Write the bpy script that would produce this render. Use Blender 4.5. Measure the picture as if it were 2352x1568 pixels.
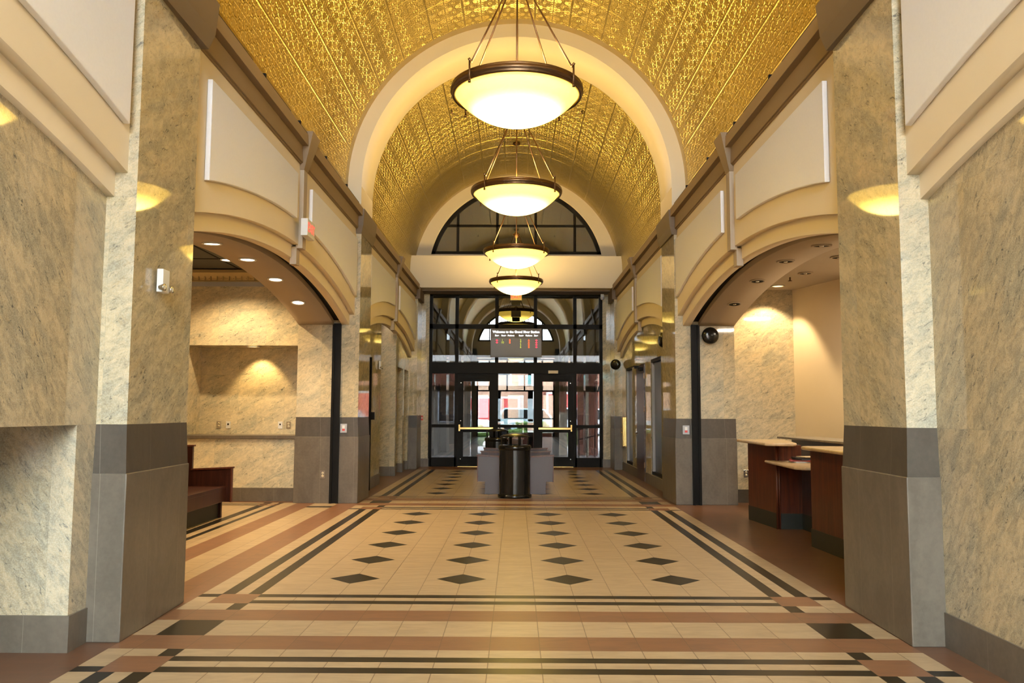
import bpy, bmesh, math, random
from mathutils import Vector, Matrix
random.seed(7)
for o in list(bpy.data.objects): bpy.data.objects.remove(o)
scene = bpy.context.scene
COL = scene.collection
PI = math.pi

# ------------------------------------------------------------------ camera
cam = bpy.data.cameras.new('camera'); camo = bpy.data.objects.new('camera', cam); COL.objects.link(camo)
YAW, PIT, ROL, EYE = -.0047, .0851, .0043, 1.4214
FPX = 1911.0
cam.sensor_fit = 'HORIZONTAL'; cam.sensor_width = 36.0; cam.lens = FPX / 2352 * 36
cam.clip_start = .05; cam.clip_end = 400
R = Matrix.Rotation(-YAW * -1 * -1, 3, 'Z') @ Matrix.Rotation(PI / 2 + PIT, 3, 'X') @ Matrix.Rotation(ROL, 3, 'Z')
camo.matrix_world = Matrix.Translation((0, 0, EYE)) @ R.to_4x4()
scene.camera = camo

# ------------------------------------------------------------------ look
vs = scene.view_settings
scene.display_settings.display_device = 'sRGB'
vs.view_transform = 'Standard'; vs.look = 'None'; vs.exposure = 1.0; vs.gamma = 1; vs.use_curve_mapping = False
try:
    scene.cycles.use_denoising = True
    scene.cycles.max_bounces = 6; scene.cycles.diffuse_bounces = 3; scene.cycles.glossy_bounces = 3; scene.cycles.adaptive_threshold = .02
    scene.cycles.transparent_max_bounces = 12
    scene.cycles.sample_clamp_indirect = 4.0
    scene.cycles.caustics_reflective = False; scene.cycles.caustics_refractive = False
except Exception: pass

# ------------------------------------------------------------------ sky and sun
SKY = 56.0
w = bpy.data.worlds.new('sky'); scene.world = w; w.use_nodes = True
nt = w.node_tree; nt.nodes.clear()
out = nt.nodes.new('ShaderNodeOutputWorld'); bg = nt.nodes.new('ShaderNodeBackground')
bg.inputs[0].default_value = (.82, .87, 1, 1); bg.inputs[1].default_value = SKY
nt.links.new(bg.outputs[0], out.inputs[0])
sl = bpy.data.lights.new('sun', 'SUN'); sl.energy = 16; sl.angle = .01; sl.color = (1, .95, .86)
so = bpy.data.objects.new('sun', sl); COL.objects.link(so)
so.rotation_euler = Vector((-.45, .5, -.9)).to_track_quat('-Z', 'Y').to_euler()
def portal(x, y, z, sx, sz, sign):
    l = bpy.data.lights.new('daylight_portal', 'AREA'); l.shape = 'RECTANGLE'; l.size = sx; l.size_y = sz
    l.cycles.is_portal = True
    o = bpy.data.objects.new('daylight_portal', l); COL.objects.link(o); o.location = (x, y, z)
    o.rotation_euler = Vector((0, sign, 0)).to_track_quat('-Z', 'Z').to_euler()
portal(0, -4.9, 2.3, 4.7, 4.6, 1)
portal(0, -4.9, 6.55, 4.7, 2.1, 1)
portal(0, 24.8, 1.45, 6.0, 2.9, -1)

# ------------------------------------------------------------------ node helpers
class NT:
    def __init__(s, name):
        s.m = bpy.data.materials.new(name); s.m.use_nodes = True; s.t = s.m.node_tree; s.t.nodes.clear()
        s.o = s.t.nodes.new('ShaderNodeOutputMaterial')
    def n(s, typ, ins=None, **kw):
        nd = s.t.nodes.new(typ)
        for k, v in kw.items(): setattr(nd, k, v)
        for k, v in (ins or {}).items(): s.put(nd.inputs[k], v)
        return nd
    def put(s, sock, v):
        if isinstance(v, bpy.types.NodeSocket): s.t.links.new(v, sock)
        else: sock.default_value = v
    def math(s, op, a, b=0.0, c=None):
        nd = s.t.nodes.new('ShaderNodeMath'); nd.operation = op
        s.put(nd.inputs[0], a); s.put(nd.inputs[1], b)
        if c is not None: s.put(nd.inputs[2], c)
        return nd.outputs[0]
    def mix(s, f, a, b, mode='MIX'):
        nd = s.t.nodes.new('ShaderNodeMix'); nd.data_type = 'RGBA'; nd.blend_type = mode
        s.put(nd.inputs[0], f); s.put(nd.inputs[6], a); s.put(nd.inputs[7], b)
        return nd.outputs[2]
    def obj(s):
        c = s.n('ShaderNodeTexCoord'); x = s.n('ShaderNodeSeparateXYZ', {0: c.outputs['Object']})
        return c.outputs['Object'], x.outputs[0], x.outputs[1], x.outputs[2]
    def comb(s, x, y, z): return s.n('ShaderNodeCombineXYZ', {0: x, 1: y, 2: z}).outputs[0]
    def noise(s, v, scale, detail=3, rough=.55, dist=0):
        return s.n('ShaderNodeTexNoise', {'Vector': v, 'Scale': scale, 'Detail': detail, 'Roughness': rough, 'Distortion': dist}).outputs[0]
    def ramp(s, f, lo, hi):
        nd = s.n('ShaderNodeMapRange', {0: f, 1: lo, 2: hi, 3: 0.0, 4: 1.0}); nd.interpolation_type = 'SMOOTHSTEP'
        return nd.outputs[0]
    def bsdf(s, col, rough=.5, metal=0.0, bump=None, bs=.2, bd=.01, spec=.5, coat=0.0, emis=None, es=0):
        b = s.n('ShaderNodeBsdfPrincipled', {'Base Color': col, 'Roughness': rough, 'Metallic': metal, 'Specular IOR Level': spec, 'Coat Weight': coat})
        if emis is not None: s.put(b.inputs['Emission Color'], emis); s.put(b.inputs['Emission Strength'], es)
        if bump is not None:
            bn = s.n('ShaderNodeBump', {'Strength': bs, 'Distance': bd, 'Height': bump})
            s.t.links.new(bn.outputs[0], b.inputs['Normal'])
        s.t.links.new(b.outputs[0], s.o.inputs[0]); return b
def c4(c): return (c[0], c[1], c[2], 1)
def plain(name, col, rough=.5, metal=0.0, var=.08, nscale=6, bump=0, spec=.5, coat=0.0):
    N = NT(name); v, x, y, z = N.obj()
    f = N.noise(v, nscale, 3)
    a = c4([k * (1 - var) for k in col]); b = c4([min(1, k * (1 + var)) for k in col])
    N.bsdf(N.mix(f, a, b), rough, metal, N.noise(v, nscale * 25, 2) if bump else None, bump, .004, spec, coat); return N.m

# polished cream granite with grey drifts; PW, PH slab sizes
def granite(name, base=(.56, .46, .295), grey=(.34, .315, .235), dark=(.10, .095, .085), ang=.5, slabw=.53, z0=1.336, slabh=1.464, rough=.045, streak=.65, oy=0.0, spec=.5, motf=.5):
    N = NT(name); v, x, y, z = N.obj()
    h = N.math('ADD', x, N.math('ADD', y, oy))
    iw = N.math('FLOOR', N.math('DIVIDE', h, slabw)); ih = N.math('FLOOR', N.math('DIVIDE', N.math('SUBTRACT', z, z0), slabh))
    wn = N.n('ShaderNodeTexWhiteNoise', {'Vector': N.comb(iw, ih, 3.0)}, noise_dimensions='3D')
    sp = N.n('ShaderNodeSeparateXYZ', {0: wn.outputs[1]})
    ca, sa = math.cos(ang), math.sin(ang)
    u = N.math('ADD', N.math('MULTIPLY', h, ca), N.math('MULTIPLY', z, sa))
    t = N.math('SUBTRACT', N.math('MULTIPLY', z, ca), N.math('MULTIPLY', h, sa))
    uu = N.math('ADD', u, N.math('MULTIPLY', sp.outputs[0], 9)); tt = N.math('ADD', t, N.math('MULTIPLY', sp.outputs[1], 7))
    P = N.comb(N.math('MULTIPLY', uu, 1.0), N.math('MULTIPLY', tt, 3.2), N.math('MULTIPLY', sp.outputs[2], 5))
    P2 = N.comb(N.math('MULTIPLY', uu, 2.2), N.math('MULTIPLY', tt, 7.0), N.math('SUBTRACT', x, y))
    big = N.noise(P, 1.6, 5, .6, .6)
    fine = N.noise(P2, 5.0, 5, .68, 1.4)
    speck = N.noise(v, 38, 5, .7)
    crys = N.noise(v, 120, 2, .5)
    c = N.mix(N.ramp(big, .42, .72), c4(base), c4(grey))
    mot = N.noise(N.comb(N.math('MULTIPLY', uu, 1.6), N.math('MULTIPLY', tt, 3.4), N.math('SUBTRACT', x, y)), 5.5, 6, .72, .8)
    c = N.mix(N.math('MULTIPLY', N.ramp(mot, .44, .66), motf), c, c4([k * .62 for k in grey]))
    c = N.mix(N.math('MULTIPLY', N.ramp(mot, .5, .30), .55), c, c4([min(1, k * 1.3) for k in base]))
    c = N.mix(N.math('MULTIPLY', N.ramp(N.noise(P2, 1.7, 3), .55, .8), .5), c, c4((.50, .36, .19)))
    c = N.mix(N.math('MULTIPLY', N.ramp(crys, .35, .7), .28), c, c4((.74, .69, .55)))
    st = N.math('MULTIPLY', N.ramp(fine, .56, .68), N.ramp(big, .36, .58))
    c = N.mix(N.math('MULTIPLY', st, min(1.0, streak * 1.5)), c, c4(dark))
    sk = N.math('MULTIPLY', N.ramp(speck, .60, .68), N.ramp(N.noise(P, 4.0, 3), .42, .55))
    c = N.mix(N.math('MULTIPLY', sk, .75), c, c4(dark))
    c = N.mix(N.math('MULTIPLY', N.ramp(N.noise(v, 16, 5, .7), .5, .7), .3), c, c4(grey))
    c = N.mix(N.math('MULTIPLY', N.math('SUBTRACT', sp.outputs[2], .5), .22), c, c4((.8, .78, .7)))
    fz = N.math('ABSOLUTE', N.math('SUBTRACT', N.math('FRACT', N.math('ADD', N.math('DIVIDE', N.math('SUBTRACT', z, z0), slabh), .5)), .5))
    fw = N.math('ABSOLUTE', N.math('SUBTRACT', N.math('FRACT', N.math('ADD', N.math('DIVIDE', h, slabw), .5)), .5))
    j = N.math('MAXIMUM', N.math('LESS_THAN', N.math('MULTIPLY', fz, slabh), .0018), N.math('LESS_THAN', N.math('MULTIPLY', fw, slabw), .0012))
    c = N.mix(N.math('MULTIPLY', j, .45), c, c4((.32, .29, .22)))
    N.bsdf(c, rough, 0, spec=spec); return N.m
def limestone(name, col, rough=.35, slabw=.53, spec=.4):
    N = NT(name); v, x, y, z = N.obj()
    h = N.math('ADD', x, y); iw = N.math('FLOOR', N.math('DIVIDE', h, slabw))
    wn = N.n('ShaderNodeTexWhiteNoise', {'Vector': N.comb(iw, 1.0, 3.0)}, noise_dimensions='3D')
    a = N.noise(N.comb(N.math('MULTIPLY', x, 2), N.math('MULTIPLY', y, 2), z), 2.5, 6, .6, .8)
    b = N.noise(v, 30, 4, .6)
    f = N.math('ADD', N.math('MULTIPLY', a, .65), N.math('MULTIPLY', b, .35))
    c = N.mix(N.ramp(f, .3, .7), c4([k * .80 for k in col]), c4([k * 1.22 for k in col]))
    c = N.mix(N.math('MULTIPLY', N.ramp(N.noise(v, 9, 5, .7, 1.5), .62, .7), .18), c, c4([k * .5 for k in col]))
    c = N.mix(N.math('MULTIPLY', wn.outputs[0], .14), c, c4([k * 1.6 for k in col]))
    fw = N.math('ABSOLUTE', N.math('SUBTRACT', N.math('FRACT', N.math('ADD', N.math('DIVIDE', h, slabw), .5)), .5))
    c = N.mix(N.math('MULTIPLY', N.math('LESS_THAN', N.math('MULTIPLY', fw, slabw), .0015), .25), c, c4((.5, .45, .38)))
    N.bsdf(c, rough, 0, spec=spec); return N.m
T = .3048
def floorstone(name, col, streakc, rough=.34, joints=True, tint=.25, yorg=7.266, ytile=T, xtile=T, xoff=.5):
    N = NT(name); v, x, y, z = N.obj()
    ix = N.math('FLOOR', N.math('SUBTRACT', N.math('DIVIDE', x, xtile), xoff)); iy = N.math('FLOOR', N.math('DIVIDE', N.math('SUBTRACT', y, yorg), ytile))
    wn = N.n('ShaderNodeTexWhiteNoise', {'Vector': N.comb(ix, iy, 1.0)}, noise_dimensions='3D')
    sp = N.n('ShaderNodeSeparateXYZ', {0: wn.outputs[1]})
    P = N.comb(N.math('ADD', N.math('MULTIPLY', x, 1.2), N.math('MULTIPLY', sp.outputs[0], 8)), N.math('ADD', N.math('MULTIPLY', y, 4.0), N.math('MULTIPLY', sp.outputs[1], 8)), 0.0)
    f = N.noise(P, 2.5, 6, .62, 1.0)
    c = N.mix(N.ramp(f, .3, .75), c4([k * 1.08 for k in col]), c4([a * .55 + b * .45 for a, b in zip(col, streakc)]))
    c = N.mix(N.math('MULTIPLY', N.ramp(N.noise(P, 6, 4, .7, 2.0), .62, .74), .35), c, c4(streakc))
    c = N.mix(N.math('MULTIPLY', sp.outputs[2], tint), c, c4([k * .86 for k in col]))
    if joints:
        fx = N.math('ABSOLUTE', N.math('SUBTRACT', N.math('FRACT', N.math('DIVIDE', x, xtile)), xoff))
        jx = N.math('LESS_THAN', N.math('MULTIPLY', fx, xtile), .0028)
        fy = N.math('ABSOLUTE', N.math('SUBTRACT', N.math('FRACT', N.math('ADD', N.math('DIVIDE', N.math('SUBTRACT', y, yorg), ytile), .5)), .5))
        jy = N.math('LESS_THAN', N.math('MULTIPLY', fy, ytile), .0012)
        c = N.mix(N.math('MULTIPLY', jx, .85), c, c4((.14, .085, .05)))
        c = N.mix(N.math('MULTIPLY', jy, .22), c, c4((.2, .14, .09)))
    N.bsdf(c, rough, 0, spec=.25); return N.m

# stamped metal ceiling: u runs round the vault, v along the hall, both in metres in the UV map
def tin(name, col, rough=.33, P=.57):
    N = NT(name)
    uv = N.n('ShaderNodeUVMap'); s = N.n('ShaderNodeSeparateXYZ', {0: uv.outputs[0]})
    U, V = s.outputs[0], s.outputs[1]
    def cell(size, off=0.0):
        a = N.math('SUBTRACT', N.math('FRACT', N.math('ADD', N.math('DIVIDE', U, size), off)), .5)
        b = N.math('SUBTRACT', N.math('FRACT', N.math('ADD', N.math('DIVIDE', V, size), off)), .5)
        return a, b
    def dist(a, b, ax=0.0, by=0.0):
        a2 = N.math('SUBTRACT', N.math('ABSOLUTE', a), ax); b2 = N.math('SUBTRACT', N.math('ABSOLUTE', b), by)
        return N.math('SQRT', N.math('ADD', N.math('MULTIPLY', a2, a2), N.math('MULTIPLY', b2, b2)))
    def ridge(d, r, wdt):  # 1 on the circle of radius r, falling to 0 at wdt
        return N.math('MAXIMUM', N.math('SUBTRACT', 1.0, N.math('DIVIDE', N.math('ABSOLUTE', N.math('SUBTRACT', d, r)), wdt)), 0.0)
    a, b = cell(P / 2)
    d0 = dist(a, b); dc = dist(a, b, .5, .5); dl = dist(a, b, .5, 0.0)
    hgt = ridge(dc, .47, .055)
    for t in (ridge(d0, .15, .06), ridge(dl, .24, .05), ridge(dist(a, b, .21, .21), .075, .05), ridge(dist(a, b, 0.0, .33), .09, .045), ridge(d0, 0.0, .07)):
        hgt = N.math('MAXIMUM', hgt, t)
    hgt = N.math('MAXIMUM', hgt, N.math('MULTIPLY', ridge(dist(a, b, .34, .40), 0.0, .05), 1.3))
    # curled leaf noise
    vn = N.n('ShaderNodeTexVoronoi', {'Vector': N.comb(N.math('MULTIPLY', U, 1), V, 0.0), 'Scale': 34.0}); vn.feature = 'F1'
    hgt = N.math('ADD', hgt, N.math('MULTIPLY', vn.outputs[0], .18))
    # raised beads between panels
    A, B = cell(P)
    la = N.math('SUBTRACT', .5, N.math('ABSOLUTE', A)); lb = N.math('SUBTRACT', .5, N.math('ABSOLUTE', B))
    beadA = N.math('MAXIMUM', N.math('SUBTRACT', 1.0, N.math('DIVIDE', la, .035)), 0.0)
    beadB = N.math('MULTIPLY', N.math('MAXIMUM', N.math('SUBTRACT', 1.0, N.math('DIVIDE', lb, .022)), 0.0), .8)
    A2, B2 = cell(P / 2)
    la2 = N.math('SUBTRACT', .5, N.math('ABSOLUTE', A2))
    beadC = N.math('MULTIPLY', N.math('MAXIMUM', N.math('SUBTRACT', 1.0, N.math('DIVIDE', la2, .03)), 0.0), .6)
    bead = N.math('MAXIMUM', N.math('MAXIMUM', beadA, beadB), beadC)
    hgt = N.math('ADD', N.math('MULTIPLY', hgt, N.math('SUBTRACT', 1.0, N.math('MINIMUM', N.math('MULTIPLY', bead, 2.5), 1.0))), N.math('MULTIPLY', bead, 1.8))
    big = N.noise(N.comb(U, V, 0.0), 1.2, 2)
    c = N.mix(big, c4([k * .88 for k in col]), c4([min(1, k * 1.1) for k in col]))
    N.bsdf(c, rough, 1.0, hgt, 1.0, .0062); return N.m

def wood(name, col, rough=.3, ax=2):
    N = NT(name); v, x, y, z = N.obj()
    k = [12, 12, 12]; k[ax] = .8
    P = N.comb(N.math('MULTIPLY', x, k[0]), N.math('MULTIPLY', y, k[1]), N.math('MULTIPLY', z, k[2]))
    f = N.noise(P, 2.2, 4, .6, .6)
    c = N.mix(N.ramp(f, .3, .7), c4([a * .6 for a in col]), c4([a * 1.35 for a in col]))
    N.bsdf(c, rough, 0, spec=.4); return N.m
def glass(name, tint=(.86, .93, .9), refl=1.0, ior=1.5, rough=0.0, dim=1.0):
    N = NT(name)
    tr = N.n('ShaderNodeBsdfTransparent', {0: c4([k * dim for k in tint])})
    gl = N.n('ShaderNodeBsdfGlossy', {'Color': (1, 1, 1, 1), 'Roughness': rough})
    fr = N.n('ShaderNodeFresnel', {0: ior})
    f = N.math('MINIMUM', N.math('MULTIPLY', fr.outputs[0], 2.0 * refl), 1.0)
    mx = N.n('ShaderNodeMixShader', {0: f, 1: tr.outputs[0], 2: gl.outputs[0]})
    N.t.links.new(mx.outputs[0], N.o.inputs[0]); return N.m
def emit(name, col, s):
    N = NT(name); e = N.n('ShaderNodeEmission', {0: c4(col), 1: s}); N.t.links.new(e.outputs[0], N.o.inputs[0]); return N.m
def brick(name, c1, c2, mortar, sc=4.5):
    N = NT(name); v, x, y, z = N.obj()
    b = N.n('ShaderNodeTexBrick', {'Vector': N.comb(N.math('ADD', x, y), z, 0.0), 'Color1': c4(c1), 'Color2': c4(c2), 'Mortar': c4(mortar), 'Scale': sc, 'Mortar Size': .012})
    N.bsdf(b.outputs[0], .85); return N.m

M = {}
M['granite'] = granite('polished_granite')
M['granite_wall'] = granite('polished_granite_wall', ang=-.9, slabw=.75, z0=-.13, base=(.49, .385, .24), grey=(.30, .27, .20), motf=.6)
M['granite_v'] = granite('polished_granite_veined', ang=.45, slabw=.78, z0=.983, slabh=1.05, base=(.66, .56, .37), grey=(.36, .35, .27), streak=.8, rough=.12, motf=.3)
M['lime'] = limestone('grey_brown_limestone', (.125, .102, .078))
M['lime_dark'] = limestone('dark_limestone_cap', (.072, .059, .045))
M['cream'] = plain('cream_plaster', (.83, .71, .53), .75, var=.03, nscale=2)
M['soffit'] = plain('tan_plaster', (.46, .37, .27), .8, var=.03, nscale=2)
M['panel'] = plain('white_acoustic_fabric', (.93, .915, .93), .9, var=.03, nscale=40, bump=.25)
M['brown'] = plain('brown_painted_moulding', (.235, .155, .08), .6, var=.05, nscale=3)
M['brown2'] = plain('brown_painted_cap', (.15, .10, .055), .6, var=.05, nscale=3)
M['gold'] = tin('gold_stamped_metal', (.50, .385, .115), .34)
M['tin_dark'] = tin('grey_stamped_metal', (.34, .33, .29), .45, .61)
M['goldband'] = plain('gold_smooth_band', (.50, .40, .22), .5, .6, var=.1)
M['fl_cream'] = floorstone('cream_floor_stone', (.43, .318, .195), (.25, .165, .10))
M['fl_red'] = floorstone('red_floor_stone', (.235, .112, .060), (.11, .07, .05), joints=True, tint=.6)
M['fl_dark'] = floorstone('black_floor_stone', (.020, .016, .011), (.012, .010, .008), joints=False, rough=.3)
M['fl_side'] = floorstone('red_side_floor_stone', (.15, .072, .04), (.075, .05, .038), joints=True, tint=.5)
M['black'] = plain('black_anodised_metal', (.007, .006, .005), .5, .0, var=.1, spec=.1)
M['blackg'] = plain('black_gloss_metal', (.010, .010, .009), .18, .3, var=.1)
M['bronze'] = plain('dark_bronze', (.13, .075, .04), .3, .9, var=.1, nscale=12)
M['brass'] = plain('polished_brass', (.86, .60, .22), .18, 1.0, var=.04)
M['chrome'] = plain('brushed_steel', (.62, .60, .57), .25, 1.0, var=.05)
M['white'] = plain('white_plastic', (.75, .74, .72), .4, var=.02)
M['grey_pl'] = plain('pale_grey_plate', (.42, .43, .47), .4, var=.02)
M['ivory'] = plain('ivory_plastic', (.72, .62, .42), .4, var=.02)
M['maho'] = wood('mahogany', (.08, .020, .009))
M['mahod'] = wood('dark_mahogany', (.036, .010, .006))
M['mauve'] = plain('sheen_tinted_satin_wood', (.058, .037, .037), .4, var=.05, nscale=30)  # satin wood with the daylight sheen painted into its colour
M['plinth'] = plain('dark_green_plinth', (.018, .020, .016), .5, var=.1)
M['counter'] = limestone('beige_counter_stone', (.52, .38, .23), .2, 3.0)
M['counter_g'] = limestone('grey_counter_stone', (.20, .175, .15), .2, 3.0)
M['glass'] = glass('clear_glass', dim=.95)
M['glass_far'] = glass('tinted_door_glass', (.8, .84, .82), dim=.19, refl=.8)
M['glass_t'] = glass('tinted_upper_glass', (.75, .8, .78), dim=.8, refl=1.15)
M['etched'] = glass('etched_green_glass', (.35, .5, .46), rough=.3, dim=.6, refl=.5)
M['tile_ceil'] = plain('dark_grey_ceiling', (.085, .08, .07), .7, var=.1)
M['cream_ceil'] = plain('cream_ceiling', (.42, .35, .27), .8, var=.03)
M['wall_cream'] = plain('cream_painted_wall', (.80, .68, .50), .75, var=.02)
M['void'] = plain('dark_outer_shell', (.05, .05, .05), .9)
M['concrete'] = plain('pale_concrete_paving', (.62, .56, .56), .5, var=.12, nscale=1.5)
M['porch'] = plain('brown_porch_wall', (.16, .13, .10), .8)
M['window_grey'] = plain('grey_window', (.22, .24, .25), .2)
M['grass'] = plain('lawn', (.13, .22, .05), .9, var=.4, nscale=20)
M['brick'] = brick('red_brick', (.30, .085, .045), (.22, .06, .035), (.35, .3, .25))
M['brick_l'] = brick('pale_brick', (.60, .36, .24), (.52, .30, .20), (.6, .5, .4), 3)
M['teal'] = plain('teal_window', (.22, .45, .45), .2)
M['redpaint'] = plain('red_shutter', (.6, .08, .07), .6)
M['led_red'] = emit('red_led', (1, .06, .09), 1.0)
M['led_org'] = emit('orange_led', (1, .13, .03), 1.0)
M['led_grn'] = emit('green_led', (.42, .46, .06), .9)
M['sign_glow'] = emit('white_sign_letters', (.92, .95, 1), 1.3)
M['exit_red'] = emit('red_exit_letters', (.9, .10, .06), 1.0)
M['screen'] = plain('grey_screen_glass', (.085, .075, .08), .35, var=.03)
M['screen2'] = plain('brown_sign_header', (.06, .045, .042), .4, var=.03)

# ------------------------------------------------------------------ mesh helpers
class MB:
    def __init__(s): s.v = []; s.f = []; s.mi = []; s.sm = []; s.uv = {}
    def face(s, pts, mi=0, smooth=False, uv=None):
        b = len(s.v); s.v += [tuple(p) for p in pts]; s.f.append(tuple(range(b, b + len(pts)))); s.mi.append(mi); s.sm.append(smooth)
        if uv: s.uv[len(s.f) - 1] = uv
    def mesh(s, vs_, fs, mi=0, smooth=False):
        b = len(s.v); s.v += [tuple(p) for p in vs_]
        for f in fs: s.f.append(tuple(i + b for i in f)); s.mi.append(mi); s.sm.append(smooth)
    def box(s, x0, x1, y0, y1, z0, z1, mi=0):
        if x0 > x1: x0, x1 = x1, x0
        if y0 > y1: y0, y1 = y1, y0
        if z0 > z1: z0, z1 = z1, z0
        v = [(x0, y0, z0), (x1, y0, z0), (x1, y1, z0), (x0, y1, z0), (x0, y0, z1), (x1, y0, z1), (x1, y1, z1), (x0, y1, z1)]
        s.mesh(v, [(3, 2, 1, 0), (4, 5, 6, 7), (0, 1, 5, 4), (1, 2, 6, 5), (2, 3, 7, 6), (3, 0, 4, 7)], mi); return s
    def prism(s, poly, a0, a1, axis, mi=0):
        """poly: list of 2D points (convex or simple); axis 'x': (y,z), 'y': (x,z), 'z': (x,y)"""
        def P(p, a): return {'x': (a, p[0], p[1]), 'y': (p[0], a, p[1]), 'z': (p[0], p[1], a)}[axis]
        n = len(poly); v = [P(p, a0) for p in poly] + [P(p, a1) for p in poly]
        s.mesh(v, [tuple(range(n))[::-1], tuple(range(n, 2 * n))] + [(i, (i + 1) % n, n + (i + 1) % n, n + i) for i in range(n)], mi); return s
    def tube(s, p0, p1, r0, r1=None, n=10, mi=0, cap=True):
        r1 = r0 if r1 is None else r1
        p0 = Vector(p0); p1 = Vector(p1); d = (p1 - p0).normalized()
        a = d.orthogonal().normalized(); b = d.cross(a)
        v = []
        for p, r in ((p0, r0), (p1, r1)):
            for i in range(n):
                t = 2 * PI * i / n; v.append(p + a * r * math.cos(t) + b * r * math.sin(t))
        s.mesh(v, [(i, (i + 1) % n, n + (i + 1) % n, n + i) for i in range(n)], mi, True)
        if cap: s.mesh(v, [tuple(range(n))[::-1], tuple(range(n, 2 * n))], mi)
        return s
    def lathe(s, prof, c=(0, 0, 0), n=48, mi=0, axis='z', smooth=True, closed=False):
        """prof list of (r, h)"""
        m = len(prof); v = []
        for i in range(n):
            t = 2 * PI * i / n
            for r, h in prof:
                p = (r * math.cos(t), r * math.sin(t), h)
                if axis == 'y': p = (p[0], p[2], p[1])
                if axis == 'x': p = (p[2], p[0], p[1])
                v.append((c[0] + p[0], c[1] + p[1], c[2] + p[2]))
        fs = []
        for i in range(n):
            j = (i + 1) % n
            for k in range(m if closed else m - 1):
                k2 = (k + 1) % m
                fs.append((i * m + k, j * m + k, j * m + k2, i * m + k2))
        s.mesh(v, fs, mi, smooth); return s
    def build(s, name, mats, parent=None, loc=None, bevel=0, fixn=True):
        me = bpy.data.meshes.new(name); me.from_pydata(s.v, [], s.f)
        if not isinstance(mats, (list, tuple)): mats = [mats]
        for m_ in mats: me.materials.append(M[m_] if isinstance(m_, str) else m_)
        for p, mi, sm in zip(me.polygons, s.mi, s.sm): p.material_index = mi; p.use_smooth = sm
        if s.uv:
            L = me.uv_layers.new(name='UVMap')
            for fi, uvs in s.uv.items():
                for li, q in zip(me.polygons[fi].loop_indices, uvs): L.data[li].uv = q
        bm = bmesh.new(); bm.from_mesh(me)
        bmesh.ops.remove_doubles(bm, verts=bm.verts, dist=1e-5)
        if fixn: bmesh.ops.recalc_face_normals(bm, faces=bm.faces)
        bm.to_mesh(me); bm.free(); me.update()
        o = bpy.data.objects.new(name, me); COL.objects.link(o)
        if parent: o.parent = parent
        if loc: o.location = loc
        if bevel:
            b = o.modifiers.new('bevel', 'BEVEL'); b.width = bevel; b.segments = 2; b.limit_method = 'ANGLE'; b.angle_limit = .6
        return o
def tag(o, label, cat, group=None):
    o['label'] = label; o['category'] = cat
    if group: o['group'] = group
    return o
def struct(o): o['kind'] = 'structure'; return o
def empty(name, loc=(0, 0, 0), rz=0):
    o = bpy.data.objects.new(name, None); COL.objects.link(o); o.location = loc; o.rotation_euler = (0, 0, rz); o.empty_display_size = .1; return o
def copy_tree(o, parent=None):
    c = o.copy(); COL.objects.link(c); c.parent = parent
    for ch in list(o.children): copy_tree(ch, c)
    return c
def text(name, body, size, mat, parent, loc, rot, ext=.002, align='CENTER', sx=1.0, bold=0.0):
    cu = bpy.data.curves.new(name, 'FONT'); cu.body = body; cu.size = size; cu.extrude = ext; cu.align_x = align; cu.align_y = 'CENTER'; cu.offset = bold
    cu.materials.append(M[mat])
    o = bpy.data.objects.new(name, cu); COL.objects.link(o); o.location = loc; o.rotation_euler = rot; o.scale = (sx, 1, 1)
    me = bpy.data.meshes.new_from_object(o)
    m_ = bpy.data.objects.new(name, me); COL.objects.link(m_); m_.location = loc; m_.rotation_euler = rot; m_.scale = (sx, 1, 1)
    bpy.data.objects.remove(o)
    if parent: m_.parent = parent
    return m_

# ------------------------------------------------------------------ plan of the hall
ZC = 5.05; RO = 2.72; RI = 2.50        # vault centre height, vault radius, rib radius
PIL = [(-2.61, -1.55, 2.45), (5.27, 6.33, 2.45), (13.15, 14.20, 2.50), (21.05, 22.0, 2.50)]
BAYS = [(-1.55, 5.27, 2.45), (6.33, 13.15, 2.50), (14.20, 21.05, 2.50)]
ENT = -5.0; ENDY = 22.1
RAD = 13.74
def arc(yc, dz=0.0, dr=0.0):
    return lambda y: 3.23 + dz + dr - (RAD + dr) + math.sqrt((RAD + dr) ** 2 - (y - yc) ** 2)

# floor -------------------------------------------------------------
XB = [0, 1.5 * T - .2155, 1.5 * T, 1.5 * T + .2155, 4.5 * T - .2155, 4.5 * T, 4.5 * T + .2155, 1.981, 2.083, 2.184, 2.286, 2.44]
XL = [-9, -4.3, -4.2, -4.1, -4.01, -3.92, -3.80, -3.695, -3.62, -3.403, -3.127, -2.76]
xs = sorted(set([-x for x in XB] + XB + XL + [9]))
DR = [7.2663 + .9144 * i for i in range(6)] + [14.83 + .9144 * i for i in range(7)] + [4.0 - .9144 * i for i in range(6)]
YB1 = [4.675, 4.775, 4.88, 4.975, 5.125, 5.43, 5.62, 5.82, 6.12, 6.32, 6.425, 6.53, 6.635]
YB2 = [12.36, 12.45, 12.55, 12.65, 12.87, 13.18, 13.57, 13.89, 13.96, 14.06, 14.13, 14.21, 14.29]
ys = sorted(set([-5.2, -3.2] + YB1 + YB2 + [20.88, 22.3] + [r - .2155 for r in DR] + [r + .2155 for r in DR] + [12.72, 12.78, 12.96, 13.04, 13.6, 5.9]))
CR, RD, DK, SD = 0, 1, 2, 3
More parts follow.
